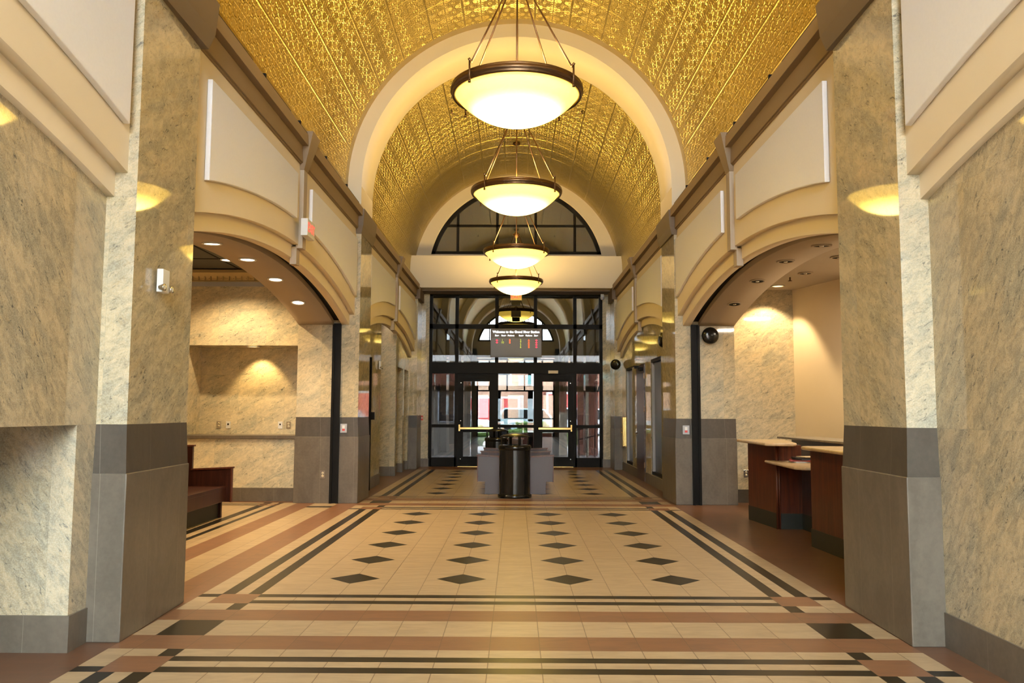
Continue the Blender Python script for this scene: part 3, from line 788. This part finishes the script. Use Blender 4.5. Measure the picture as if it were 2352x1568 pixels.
# pendant bowls -----------------------------------------------------
N = NT('alabaster_bowl'); v, x, y, z = N.obj()
f = N.ramp(z, -.31, -.13)
vein = N.ramp(N.noise(v, 3.5, 5, .6, 3.0), .49, .5); vein2 = N.ramp(N.noise(v, 3.5, 5, .6, 3.0), .51, .5)
vv = N.math('MULTIPLY', vein, vein2)
col = N.mix(f, c4((1, .70, .17)), c4((1, .61, .075)))
col = N.mix(N.math('MULTIPLY', vv, .35), col, c4((.9, .62, .15)))
st = N.math('ADD', 1.75, N.math('MULTIPLY', N.math('SUBTRACT', 1.0, f), 11.0))  # bulb glow painted in: emission strongest towards the bottom of the bowl
b = N.bsdf(c4((.8, .7, .5)), .25, emis=col, es=st); M['bowl'] = N.m
def make_pendant():
    t = empty('pendant_lamp')
    R_ = .75; prof = []
    for i in range(19):
        a = math.asin(.592 / R_) * i / 18
        prof.append((R_ * math.sin(a), -.315 + R_ - R_ * math.cos(a)))
    inner = [(r * .985, h + .012) for r, h in prof][::-1]
    MB().lathe(prof + inner, n=64).build('glass_bowl', 'bowl', t)
    rp = [(.588, -.045), (.612, -.05), (.622, -.035), (.618, -.022), (.630, -.016), (.633, .012), (.622, .018), (.628, .028), (.624, .04), (.60, .045), (.585, .03)]
    MB().lathe(rp, n=64, closed=True).build('rim', 'bronze', t)
    hub = MB().lathe([(0, 1.02), (.03, 1.03), (.055, 1.07), (.085, 1.09), (.085, 1.12), (.05, 1.14), (.03, 1.18), (0, 1.19)], n=20).build('hub', 'bronze', t)
    MB().tube((0, 0, 1.15), (0, 0, 3.27), .011).tube((0, 0, -.0), (0, 0, 1.05), .010).build('stem', 'bronze', t)
    MB().lathe([(0, 3.30), (.09, 3.30), (.09, 3.27), (.04, 3.25), (0, 3.25)], n=20).build('canopy', 'bronze', t)
    for a in (-2.29, -.65, .85, 2.49):
        ca, sa = math.cos(a), math.sin(a)
        r = MB().tube((.62 * ca, .62 * sa, .10), (.06 * ca, .06 * sa, 1.11), .0085).build('rod', 'bronze', t)
        MB().tube((.645 * ca, .645 * sa, -.09), (.645 * ca, .645 * sa, .10), .009).lathe([(0, -.10), (.014, -.10), (.012, -.075), (0, -.075)], (.645 * ca, .645 * sa, 0), 10).tube((.62 * ca, .62 * sa, .09), (.655 * ca, .655 * sa, .12), .012).build('clip', 'bronze', r)
    return t
pl = make_pendant()
PLAB = {7.7: 'largest and nearest glowing alabaster bowl lamp on bronze rods', 11.3: 'second bowl lamp from the camera, under the nearest big one',
        15.6: 'third glowing bowl lamp, just inside the second vault', 19.2: 'smallest and farthest bowl lamp, before the end beam',
        -.2: 'unseen bowl lamp added above and behind the camera, nearer the entrance', 3.5: 'unseen bowl lamp added overhead just in front of the camera'}
first = True
LAMP_E = 108
for Y in (7.7, 11.3, 15.6, 19.2, -.2, 3.5):  # last two hang out of view, added to light the near walls
    o = pl if first else copy_tree(pl); first = False
    o.location = (0, Y, 4.46)
    tag(o, PLAB[Y], 'pendant lamp', 'bowl pendant lamps along the hall')
    l = bpy.data.lights.new('bowl_light', 'POINT'); l.energy = LAMP_E; l.color = (1, .73, .32); l.shadow_soft_size = .16
    lo = bpy.data.objects.new('bowl_light', l); COL.objects.link(lo); lo.location = (0, Y, 4.46)
    lo.location.z = 4.42

# ------------------------------------------------------------------ furniture
def make_pew(L, arms, name='bench'):
    """double sided pew running along +Y from the origin, end panel at y=0"""
    t = empty(name)
    def panel(y, th=.05, inner=True):
        pm = MB()
        poly = [(-.535, 0), (.535, 0), (.535, .212), (.655, .212), (.655, .655), (.13, .628), (.13, .945), (-.13, .945), (-.13, .628), (-.655, .655), (-.655, .212), (-.535, .212)]
        for a, b_, c_, d_ in ((-.535, .535, 0, .212), (-.655, .655, .212, .628), (-.13, .13, .628, .945)): pm.box(a, b_, y, y + th, c_, d_)
        for s in (-1, 1): pm.prism([(s * .13, .628), (s * .655, .628), (s * .655, .655)], y, y + th, 'y')
        return pm
    for k, y in enumerate(arms):
        e = panel(y).build('end_panel', 'mauve' if k == 0 and name == 'bench' else 'mahod', t)
        if k == 0: e['label'] = 'end panel with painted grey mauve sheen'
        tm = MB()
        for s in (-1, 1):
            tm.prism([(s * .12, .626), (s * .685, .654), (s * .685, .678), (s * .12, .650)], y - .015, y + .065, 'y')
            tm.box(s * .655, s * .672, y - .006, y + .056, .205, .66)
        tm.box(-.15, .15, y - .015, y + .065, .945, .968)
        tm.build('arm_cap', 'maho', e, bevel=.003)
    y0_, y1_ = arms[0] + .05, arms[-1]
    MB().box(-.05, .05, y0_, y1_, .38, .94).build('backrest', 'maho', t, bevel=.004)
    for s in (-1, 1):
        MB().box(s * .05, s * .60, y0_, y1_, .37, .42).box(s * .57, s * .60, y0_, y1_, .22, .375).build('seat', 'mahod', t, bevel=.006)
    MB().box(-.50, .50, y0_, y1_, 0, .22).build('plinth', 'plinth', t)
    return t
b1 = make_pew(3.2, (0, 1.57, 3.05)); b1.location = (0, 14.78, 0)
tag(b1, 'double sided wooden pew bench with mauve end panel behind the black litter bin', 'bench')
b2 = make_pew(3.2, (-2.9, -.2), 'bench_seat' if False else 'bench'); b2.location = (-4.49, 11.5, 0)
for c in b2.children:
    if c.name.startswith('end_panel'): c.data.materials[0] = M['mahod']; c.data.materials.update() if hasattr(c.data.materials, 'update') else None
    if 'label' in c.keys(): del c['label']
tag(b2, 'dark mahogany pew in the left waiting room, half hidden by the near pillar', 'bench')

# litter bins
N = NT('perforated_black_metal'); v, x, y, z = N.obj()
a_ = N.math('ARCTAN2', x, y)
u = N.math('FRACT', N.math('MULTIPLY', a_, 24.0)); vv = N.math('FRACT', N.math('ADD', N.math('MULTIPLY', z, 80.0), N.math('MULTIPLY', N.math('FLOOR', N.math('MULTIPLY', a_, 24.0)), .5)))
du = N.math('SUBTRACT', u, .5); dv = N.math('SUBTRACT', vv, .5)
d_ = N.math('SQRT', N.math('ADD', N.math('MULTIPLY', du, du), N.math('MULTIPLY', dv, dv)))
N.bsdf(N.mix(N.math('LESS_THAN', d_, .3), c4((.035, .033, .030)), c4((.004, .004, .004))), .3, .5); M['perf'] = N.m
def make_bin():
    t = empty('litter_bin')
    MB().lathe([(0, .0), (.285, .0), (.285, .045), (.262, .06), (.262, .07), (0, .07)], n=40).build('base', 'blackg', t)
    MB().lathe([(.255, .065), (.255, .80)], n=48).build('body', 'perf', t)
    sm_ = MB()
    for k in range(6):
        a = k * PI / 3 + .5; sm_.box(.252, .262, -.028, .028, .065, .80)
    sb = MB()
    for k in range(6):
        a = PI / 6 + k * PI / 3; c_, s_ = math.cos(a), math.sin(a)
        q = []
        for rr, ww in ((.250, -.03), (.250, .03), (.264, .03), (.264, -.03)): q.append((rr * c_ - ww * s_, rr * s_ + ww * c_))
        sb.prism(q, .06, .80, 'z')
    sb.build('frame_straps', 'blackg', t)
    MB().lathe([(.255, .79), (.272, .795), (.279, .82), (.279, .85), (.262, .875), (.20, .88), (.19, .80)], n=48).build('collar', 'blackg', t)
    for k in range(4):
        a = PI / 4 * 2 * k + .55
        MB().box(-.024, .024, -.008, .008, .86, 1.03).build('lid_post', 'blackg', t, loc=(.235 * math.cos(a), .235 * math.sin(a), 0)).rotation_euler = (0, 0, a + PI / 2)
    MB().lathe([(0, 1.075), (.08, 1.072), (.16, 1.058), (.22, 1.038), (.252, 1.02), (.252, 1.012), (.16, 1.045), (0, 1.06)], n=48).build('lid', 'blackg', t)
    return t
bn = make_bin(); bn.location = (-.01, 14.2, 0); bn.rotation_euler = (0, 0, -.22)
tag(bn, 'tall black perforated round litter bin in front of the mauve bench', 'litter bin', 'black litter bins')
bn2 = copy_tree(bn); bn2.location = (-.40, 18.35, 0)
tag(bn2, 'second black litter bin, behind the bench near the glass doors', 'litter bin', 'black litter bins')

# ticket desk ------------------------------------------------------
t = empty('ticket_desk', (0, 0, 0))
def slant(poly, z0, z1, name, mat, par, bev=0): m_ = MB(); m_.prism(poly, z0, z1, 'z'); return m_.build(name, mat, par, bevel=bev)
slant([(3.156, 11.4), (3.25, 10.46), (3.56, 10.46), (3.60, 11.4)], .19, 1.03, 'body', 'maho', t)
slant([(3.15, 11.4), (3.244, 10.45), (3.56, 10.45), (3.60, 11.4)], 0, .19, 'plinth', 'plinth', t)
MB().tube((3.247, 10.45, 0), (3.247, 10.45, 1.035), .017, n=12).tube((3.272, 10.437, 0), (3.272, 10.437, 1.035), .012, n=12).build('corner_post', 'maho', t)['label'] = 'polished corner post'
slant([(3.56, 10.46), (3.60, 9.12), (3.75, 9.12), (3.75, 10.46)], .19, .80, 'knee_panel', 'mahod', t)
slant([(3.55, 10.45), (3.59, 9.12), (3.75, 9.12), (3.75, 10.45)], 0, .19, 'plinth', 'plinth', t)
slant([(3.198, 9.11), (3.24, 8.25), (3.30, 7.0), (3.9, 7.0), (3.75, 9.11)], .19, 1.03, 'body', 'maho', t)
slant([(3.19, 9.12), (3.232, 8.25), (3.29, 7.0), (3.9, 7.0), (3.75, 9.12)], 0, .19, 'plinth', 'plinth', t)
slant([(4.05, 12.3), (4.05, 7.0), (4.15, 7.0), (4.15, 12.3)], 0, 1.06, 'back_partition', 'mahod', t)
slant([(3.75, 10.46), (3.75, 9.11), (4.05, 9.11), (4.05, 10.46)], .78, .80, 'inner_deck', 'mahod', t)
slant([(3.06, 11.62), (3.03, 10.2), (3.12, 10.13), (3.36, 10.13), (3.42, 10.2), (3.72, 11.62)], 1.03, 1.068, 'countertop', 'counter', t, .016)
slant([(3.12, 9.18), (3.08, 7.0), (3.95, 7.0), (3.9, 9.18), (3.2, 9.25)], 1.03, 1.068, 'countertop', 'counter', t, .016)
slant([(3.15, 10.64), (3.09, 9.32), (3.17, 9.2), (3.9, 9.2), (4.0, 10.44), (3.3, 10.5)], .802, .838, 'ledge', 'counter', t, .016)
slant([(3.85, 12.35), (3.95, 7.0), (4.4, 7.0), (4.4, 12.35)], 1.06, 1.09, 'back_counter', 'counter_g', t, .008)
tag(t, 'mahogany ticket desk with beige stone tops behind the right pillar', 'desk')
mags = [((.30, .10, .10), 'red edged magazine sticking out left of the pile on the desk ledge', 'led'), ((.05, .06, .09), 'dark folder in the pile on the ticket desk ledge', ''), ((.55, .57, .62), 'pale grey magazine at the bottom of the desk pile', ''), ((.03, .03, .035), 'black folder near the top of the desk pile', ''), ((.62, .5, .36), 'buff envelope on top of the pile on the desk ledge', '')]
order = [2, 0, 1, 3, 4]
z = .840
for k, i in enumerate(order):
    col, lab, _ = mags[i]
    if i == 0: col = (.28, .02, .02)
    mm = plain('paper_%d' % i, col, .35, var=.05)
    dx = [0, -.02, .05, .03, .1][k]
    q = MB().box(-.14, .14, -.11, .11, 0, .014 if k < 4 else .008)
    o = q.build('magazine', mm, loc=(3.46 + dx, 10.1, z)); o.rotation_euler = (0, 0, [.1, -.25, .2, .05, .15][k])
    z += .0155 if k < 4 else .008
    tag(o, lab, 'magazine', 'papers piled on the desk ledge')

# wall fittings ----------------------------------------------------
def plate(name, loc, face, kind, label, cat, group=None, sz=(.075, .118)):
    """face: 'y' faces the camera (-Y), 'x' / '-x' faces along X"""
    t_ = empty(name, loc); w2, h2 = sz[0] / 2, sz[1] / 2
    if kind == 'switch':
        MB().box(-w2, w2, -.008, 0, -h2, h2).build('cover_plate', 'grey_pl', t_, bevel=.002)
        MB().box(-.02, .02, -.014, -.007, -.005, .045).build('key_switch', 'white', t_)
        MB().box(-.02, .02, -.013, -.007, -.04, -.008).build('red_button', 'redpaint', t_)
    elif kind == 'outlet':
        MB().box(-w2, w2, -.006, 0, -h2, h2).build('cover_plate', 'chrome', t_, bevel=.002)
        for zz in (-.022, .022):
            s_ = MB().lathe([(0, -.010), (.019, -.010), (.019, -.005)], (0, 0, zz), 14, axis='y').build('socket', 'ivory', t_)
            MB().box(-.008, -.004, -.0115, -.009, zz - .006, zz + .008).box(.004, .008, -.0115, -.009, zz - .006, zz + .008).build('slots', 'black', s_)
    else:
        MB().box(-w2, w2, -.006, 0, -h2, h2).build('cover_plate', 'white', t_, bevel=.002)
        MB().box(-.014, .010, -.010, -.005, -.002, .024).build('data_jack', 'black', t_)
    tag(t_, label, cat, group)
    return t_
plate('wall_switch', (-2.70, 13.125, 1.164), 'y', 'switch', 'grey key switch plate on the dado right of the left shutter track', 'switch', None, (.105, .14))
plate('wall_switch', (2.672, 13.125, 1.161), 'y', 'switch', 'grey key switch plate on the dado left of the right shutter track', 'switch', None, (.105, .14))
plate('wall_outlet', (-3.013, 13.126, .444), 'y', 'outlet', 'steel wall outlet low on the left jamb dado beside the shutter track', 'outlet', None, (.08, .13))
plate('wall_outlet', (-4.99, 14.038, 1.195), 'y', 'outlet', 'steel outlet above the niche shelf, leftmost of four plates', 'outlet', None)
plate('data_plate', (-4.83, 14.038, 1.195), 'y', 'data', 'white jack plate above the niche shelf beside the leftmost outlet', 'outlet', None)
plate('data_plate', (-3.955, 14.038, 1.195), 'y', 'data', 'white jack plate above the right part of the niche shelf', 'outlet', None)
plate('wall_outlet', (-3.815, 14.038, 1.195), 'y', 'outlet', 'steel outlet above the niche shelf, rightmost of four plates', 'outlet', None)
plate('wall_outlet', (3.70, 13.498, .46), 'y', 'outlet', 'dark framed outlet on the granite wall left of the ticket desk', 'outlet', None)

def make_speaker():
    t_ = empty('wall_speaker')
    MB().lathe([(0, -.13), (.07, -.128), (.115, -.11), (.133, -.075), (.133, -.05), (.10, -.03), (.03, -.02), (0, -.02)], n=32, axis='y').build('housing', 'blackg', t_)
    MB().tube((0, -.03, 0), (0, .0, 0), .03, n=14).build('bracket', 'black', t_)
    return t_
sp = make_speaker(); sp.location = (3.06, 13.12, 2.64)
tag(sp, 'round black speaker under the right arch beside the shutter track', 'speaker', 'round black wall speakers')
s2 = copy_tree(sp); s2.location = (2.64, 14.56, 2.70); s2.rotation_euler = (0, 0, -PI / 2 * .9)
tag(s2, 'round black speaker half hidden behind the second right pillar', 'speaker', 'round black wall speakers')
s3 = copy_tree(sp); s3.location = (2.545, 21.05, 2.64); s3.rotation_euler = (0, 0, -.45)
tag(s3, 'small round black speaker near the far right corner by the doors', 'speaker', 'round black wall speakers')

def chrome_light(loc, rz, label):
    t_ = empty('emergency_light', loc, rz)
    MB().box(-.055, .055, -.045, 0, -.07, .09).build('battery_box', 'white', t_, bevel=.006)
    for s in (-1, 1):
        h_ = MB().lathe([(0, .02), (.012, .018), (.026, -.018), (.024, -.024), (0, -.02)], (s * .062, -.04, -.04), 16, axis='y').build('lamp_head', 'chrome', t_)
        MB().lathe([(0, -.022), (.022, -.023)], (s * .062, -.04, -.04), 16, axis='y').build('lens', 'white', h_)
    tag(t_, label, 'emergency light', 'chrome headed emergency lights'); return t_
chrome_light((-2.452, 5.66, 2.30), PI / 2, 'white twin head emergency light high on the near left pillar')
chrome_light((-2.69, 14.75, 2.33), PI / 2, 'emergency light on the wall just past the second left pillar')
chrome_light((-2.69, 16.35, 2.33), PI / 2, 'emergency light beside the far left recess, second along that wall')

# exit sign on the keystone
t = empty('exit_sign', (-2.44, 9.62, 3.55))
MB().box(-.05, .03, -.17, .17, -.10, .10).build('housing', 'white', t, bevel=.005)
text('lettering', 'EXIT', .155, 'exit_red', t, (.032, 0, 0), (PI / 2, 0, PI / 2), .001, 'CENTER', 1.0, .002)
tag(t, 'white exit sign with red letters on the left middle keystone', 'exit sign')
t = empty('exit_sign', (.0, 20.3, 4.26))
MB().box(-.14, .14, -.03, .03, -.09, .09).build('housing', 'ivory', t, bevel=.004)
text('lettering', 'EXIT', .13, 'exit_red', t, (0, -.033, -.005), (PI / 2, 0, 0), .001, 'CENTER', 1.0, .003)
MB().tube((0, 0, .08), (0, 1.1, .33), .008).build('hanger', 'bronze', t)
MB().box(-.11, .11, -.04, .04, -.22, -.1).build('sensor_box', 'black', t)
tag(t, 'hanging exit sign with red letters under the farthest bowl lamp', 'exit sign')

# departure board
BY = 21.85
t = empty('departure_board', (.005, BY, 2.87))
MB().box(-.675, .675, -.02, .10, 0, .76).build('housing', 'screen2', t, bevel=.008)
MB().box(-.655, .655, -.026, -.018, .03, .50).build('display_screen', 'screen', t)
text('title_lettering', 'Welcome to the Grand River Station', .088, 'sign_glow', t, (0, -.023, .665), (PI / 2, 0, 0), .001, 'CENTER', .93, .003)
for k, (wd, x) in enumerate((('Zone', -.505), ('Route', -.325), ('Platform', -.135), ('Route', .135), ('Platform', .335), ('Zone', .525))):
    text('column_heading', wd, .058, 'sign_glow', t, (x, -.023, .57), (PI / 2, 0, 0), .001, 'CENTER', .88, .0018)
def led(ch, x, z, mat): text('display_character', ch, .078, mat, t, (x, -.029, z), (PI / 2, 0, 0), .001, 'CENTER', 1, .001)
rows = [.445, .385, .325, .265]
for k, (a, b_) in enumerate((('1', 'B'), ('10', 'B'))):
    led(a, -.36, rows[k], 'led_grn'); led(b_, -.165, rows[k], 'led_org')
    MB().prism([(-.54, rows[k] - .0), (-.505, rows[k] - .028), (-.47, rows[k]), (-.505, rows[k] + .028)], -.031, -.027, 'y').build('red_marker', 'led_red', t)
for k, (a, b_) in enumerate((('2', 'A'), ('7', 'A'), ('5', 'B'), ('6', 'B'))):
    led(a, .12, rows[k], 'led_grn'); led(b_, .335, rows[k], 'led_org')
    MB().prism([(.50, rows[k]), (.535, rows[k] - .028), (.57, rows[k]), (.535, rows[k] + .028)], -.031, -.027, 'y').build('red_marker', 'led_red', t)
for x in (-.47, .47): MB().box(x - .02, x + .02, .10, .20, .05, .70).build('bracket', 'black', t)
tag(t, 'dark departure board with white heading and coloured route numbers over the far doors', 'departure board')

# small things at the end wall
tag(MB().box(.86, 1.12, 21.96, 22.0, 2.45, 2.53).build('door_sensor', 'ivory', bevel=.004), 'small tan motion sensor box above the right glass door', 'sensor')
t = empty('security_camera', (2.28, 21.85, 4.45))
MB().box(-.04, .04, -.04, .1, .02, .10).build('mount', 'grey_pl', t); MB().lathe([(0, -.06), (.04, -.045), (.055, 0), (.055, .03), (0, .03)], n=20).build('dome', 'grey_pl', t)
tag(t, 'small pale dome camera in the upper right corner of the glass wall', 'security camera')
t = empty('fire_alarm', (-2.452, 21.95, 1.27))
MB().box(-.03, .02, -.06, -.0, -.06, .06).build('housing', 'redpaint', t, bevel=.004); MB().box(-.02, .01, -.066, -.06, -.02, .02).build('pull_handle', 'white', t)
tag(t, 'small red fire alarm pull beside the far left corner pilaster', 'fire alarm')

# far right wall: two etched windows, mahogany door, brass panel
for k, (a, b_, z1_) in enumerate(((15.41, 16.62, 2.48), (19.24, 20.36, 2.50))):
    w_ = struct(empty('window_%d' % (5 + k), (2.70, a, .22))); W = b_ - a; H = z1_ - .22
    f = MB(); f.box(0, .10, 0, .05, 0, H); f.box(0, .10, W - .05, W, 0, H); f.box(0, .10, 0, W, 0, .06); f.box(0, .10, 0, W, H - .06, H)
    f.build('window_frame', 'black', w_)
    MB().box(.0, .06, W - .12, W - .05, .06, H - .06).build('side_reveal', 'grey_pl', w_)
    MB().box(.05, .056, .05, W - .05, .06, H - .06).build('pane', 'etched', w_)
    bl = MB()
    for i in range(14): bl.box(.14, .16, .06 + i * (W - .12) / 14, .06 + (i + .8) * (W - .12) / 14, .62, H - .07)
    bl.build('blind', 'teal', w_)
d = struct(empty('door_5', (2.70, 17.34, 0)))
MB().box(-.03, .02, 0, 1.09, .005, 2.44).build('door_leaf', 'mahod', d)
MB().tube((-.07, 1.0, .98), (-.07, .86, .98), .012).tube((-.03, 1.0, .98), (-.075, 1.0, .98), .014).build('door_handle', 'bronze', d)
for z in (.35, 1.5, 2.2): MB().box(-.045, -.025, -.02, .02, z - .06, z + .06).build('hinge', 'bronze', d)
MB().box(-.10, -.03, .1, .38, 2.31, 2.38).build('door_closer', 'black', d)
MB().box(-.20, -.18, .3, .9, 2.40, 2.42).box(-.19, -.10, .28, .32, 2.36, 2.42).build('closer_arm', 'black', d)
t = empty('brass_panel', (2.655, 20.75, .96))
MB().box(-.03, .035, -.14, .22, -.36, .36).build('plate', 'brass', t, bevel=.006)
for z in (-.02, .07): MB().tube((-.05, -.12, z), (-.02, -.12, z), .012).build('knob', 'brass', t)
tag(t, 'upright polished brass panel on the far right wall near the doors', 'brass panel')
# black door on the far left wall, standing open
d = struct(empty('door_6', (-2.70, 15.22, 0)))
MB().box(-.02, .06, 0, .045, .005, 2.42).build('door_leaf', 'black', d)
MB().box(.04, .13, -.03, .0, 1.28, 1.42).build('lock_case', 'black', d)
# sprinklers
sprk = empty('sprinkler')
MB().tube((0, 0, 0), (0, 0, -.05), .012).lathe([(0, -.06), (.03, -.058), (.03, -.05), (0, -.05)], n=12).build('head', 'bronze', sprk)
fs_ = True
for (x, y, lab) in ((-1.05, 7.6, 'left of the nearest bowl lamp'), (1.05, 7.6, 'right of the nearest bowl lamp'), (-1.3, 16.2, 'in the far vault, left'), (1.3, 16.2, 'in the far vault, right'), ):
    o = sprk if fs_ else copy_tree(sprk); fs_ = False
    o.location = (x, y, ZC + math.sqrt(RO ** 2 - x * x)); tag(o, 'tiny dark sprinkler head on the gold ceiling ' + lab, 'sprinkler', 'ceiling sprinklers')
o = copy_tree(sprk); o.location = (4.05, 12.2, 3.43); tag(o, 'small sprinkler head on the ticket room ceiling near the amber light', 'sprinkler', 'ceiling sprinklers')

# ------------------------------------------------------------------ beyond the far doors: covered vestibule, then the street
struct(MB().box(-14, 14, 22.3, 34, -.06, -.005).build('path', 'concrete'))
struct(MB().box(-60, 60, 34, 90, -.08, -.01).build('street', 'concrete'))
struct(MB().box(-3.6, 3.6, 22.3, 25.0, 2.95, 5.4).box(-3.2, 3.2, 22.3, 25.0, 5.4, 8.2).build('ceiling_vestibule', 'void'))
m = MB(); m.box(-9, 9, 25.0, 33, 3.1, 3.4); struct(m.build('ceiling_portico', 'void'))
m = MB()
for x in (-3.3, -1.28, .42, 1.25, 3.2): m.box(x - .05, x + .05, 25.0, 25.12, 0, 2.95)
m.box(-3.3, 3.3, 25.0, 25.12, 2.05, 2.22); m.box(-3.3, 3.3, 25.0, 25.12, 2.86, 3.0)
w_ = struct(empty('window_7', (0, 0, 0))); m.build('window_frame', 'black', w_)
# inner door leaves of the vestibule
m = MB()
for x0_, x1_ in ((-1.23, -.45), (.42, 1.2)):
    m.box(x0_, x0_ + .1, 25.02, 25.08, 0, 2.05); m.box(x1_ - .1, x1_, 25.02, 25.08, 0, 2.05); m.box(x0_, x1_, 25.02, 25.08, 0, .2)
m.build('door_frame', 'black', w_)
m = MB(); m.box(-5.5, -1.52, 28.0, 28.3, 2.25, 3.1); struct(m.build('wall_portico_left', 'brick'))
m = MB(); m.box(-5.5, -1.52, 27.98, 28.3, 1.09, 2.25); struct(m.build('wall_portico_left', 'porch'))
m = MB(); m.box(-5.5, -1.50, 27.9, 28.3, 1.03, 1.09); m.box(-5.5, -1.52, 27.96, 28.3, 0, 1.03); struct(m.build('wall_portico_left', 'counter_g'))
t = empty('louvre_grille', (-2.06, 27.96, 1.1))
lm = MB()
for k in range(10): lm.prism([(-.05, .02 + k * .115), (.0, .09 + k * .115), (.0, .10 + k * .115), (-.05, .03 + k * .115)], -.0, -.52, 'x')
lm.build('slats', 'screen2', t); MB().box(-.55, -.5, -.06, .02, 0, 1.2).box(-.02, .03, -.06, .02, 0, 1.2).box(-.55, .03, -.06, .02, 1.15, 1.2).box(-.55, .03, -.06, .02, -.03, .02).build('louvre_frame', 'grey_pl', t)
tag(t, 'dark louvred grille on the brick wall seen through the left side glass', 'louvre grille')
struct(MB().box(1.27, 1.72, 28.2, 28.8, 0, 3.1).build('wall_portico_pier', 'brick'))
struct(MB().box(1.25, 1.74, 28.15, 28.85, 0, 1.45).build('wall_portico_pier', 'soffit'))
struct(MB().box(2.12, 2.78, 28.2, 28.8, 0, 3.1).build('wall_portico_pier', 'brick'))
struct(MB().box(2.36, 2.46, 28.12, 28.2, 0, 3.1).build('wall_portico_pier', 'soffit'))
struct(MB().box(2.98, 5.5, 28.2, 28.8, 0, 3.1).build('wall_portico_pier', 'brick'))
t = empty('handrail', (1.75, 26.4, 0))
hm = MB(); hm.tube((-.1, 0, .82), (1.3, 0, 1.15), .025)
hm.build('top_rail', 'black', t); MB().tube((-.1, 0, .5), (1.3, 0, .83), .02).build('lower_rail', 'black', t)
for k in range(6): MB().tube((k * .25, 0, 0), (k * .25, 0, .84 + k * .06), .015).build('baluster', 'black', t)
tag(t, 'black sloping handrail outside, seen through the right side glass', 'handrail')
# low brick wall with a sandstone top
tag(MB().box(-.1, 1.3, 29.5, 29.8, 0, .62).box(-.15, 1.35, 29.45, 29.85, .62, .70).build('planter_wall', 'brick'), 'low red brick planter wall outside, beyond the centre glass', 'planter wall')
def bush(x, y, r, h_, label):
    bmx = bmesh.new(); bmesh.ops.create_icosphere(bmx, subdivisions=4, radius=1)
    for vv_ in bmx.verts:
        n_ = 1 + .22 * math.sin(vv_.co.x * 9 + x) * math.cos(vv_.co.y * 8) + .15 * math.sin(vv_.co.z * 13 + y) + random.uniform(-.1, .1)
        vv_.co *= n_; vv_.co.x *= r; vv_.co.y *= r * .7; vv_.co.z = max(0, (vv_.co.z + .8) * h_ / 1.8)
    me = bpy.data.meshes.new('bush'); bmx.to_mesh(me); bmx.free(); me.materials.append(M['grass'])
    o = bpy.data.objects.new('bush', me); COL.objects.link(o); o.location = (x, y, 0); tag(o, label, 'bush', 'bushes across the street')
bush(-2.2, 36, 1.0, .9, 'low green bush in the street beyond the left glass door')
bush(.7, 35, .9, 1.0, 'green bush outside beyond the centre glass and planter wall')
bush(2.7, 37, .8, .8, 'green bush in the street beyond the right glass door')
def car(x, y, paint, label, rz=0, name='car'):
    t_ = empty(name, (x, y, 0), rz)
    pm = plain('car_paint', paint, .25, var=.02)
    body = [(-2.2, .35), (2.2, .35), (2.25, .75), (2.1, .98), (1.2, 1.05), (.7, 1.62), (-1.5, 1.68), (-2.1, 1.1), (-2.25, .9)]
    MB().prism(body, -.85, .85, 'y').build('body', pm, t_, bevel=.06)
    for s in (-1, 1): MB().prism([(-1.85, 1.1), (1.0, 1.08), (.62, 1.55), (-1.45, 1.6)], s * .85, s * .865, 'y').build('side_window', 'black', t_)
    for wx in (-1.4, 1.4):
        for s in (-1, 1): MB().lathe([(0, -.1), (.3, -.1), (.34, -.06), (.34, .06), (.3, .1), (0, .1)], (wx, s * .8, .34), 20, axis='y').build('wheel', 'black', t_)
    tag(t_, label, 'car', 'parked cars across the street'); return t_
car(-3.1, 43, (.75, .8, .85), 'white car parked in the street beyond the left glass door')
car(.9, 46, (.35, .48, .5), 'grey green car parked outside beyond the centre glass')
car(4.0, 43, (.7, .75, .82), 'pale car parked in the street beyond the right glass door')
def building(x0, x1, y, h_, mat, label, wins, rzw=0):
    t_ = empty('building', ((x0 + x1) / 2, y, 0)); W = (x1 - x0) / 2; d_ = 6 if y > 0 else -6
    MB().box(-W, W, 0, d_, 0, h_).build('wall', mat, t_)
    MB().box(-W - .2, W + .2, -.2 if y > 0 else .2, d_, h_, h_ + .3).build('roof', 'grey_pl', t_)
    for (a, b_, c_, e_, mt) in wins:
        f = MB().box(a, b_, 0, -.08 if y > 0 else .08, c_, e_).build('window', 'white', t_)
        MB().box(a + .15, b_ - .15, 0, -.1 if y > 0 else .1, c_ + .15, e_ - .15).build('pane', mt, f)
    tag(t_, label, 'building')
building(-16, 1.0, 62, 9, 'brick_l', 'pale brick building across the street seen through the glass doors', [(-2 + k * 2.6, -.6 + k * 2.6, 3.2, 5.6, 'window_grey') for k in range(4)] + [(4.0, 7.8, .3, 2.6, 'redpaint')])
building(1.6, 16, 60, 7, 'brick', 'red building with a shutter across the street, right of centre', [(-6.6, -3.4, .2, 2.9, 'redpaint')] + [(-2 + k * 3, -.4 + k * 3, 3.4, 5.4, 'window_grey') for k in range(3)])
# entrance side, mirrored in the glass and stone
struct(MB().box(-40, 40, -40, -5.2, -.08, -.005).build('street', 'concrete'))
building(-16, 16, -24, 6.6, 'brick_l', 'pale brick building opposite the entrance, mirrored in the far glass', [(-13 + k * 3.3, -11.4 + k * 3.3, 3.6, 5.6, 'teal') for k in range(8)] + [(-13 + k * 3.3, -11.0 + k * 3.3, .6, 2.8, 'window_grey') for k in range(8)])
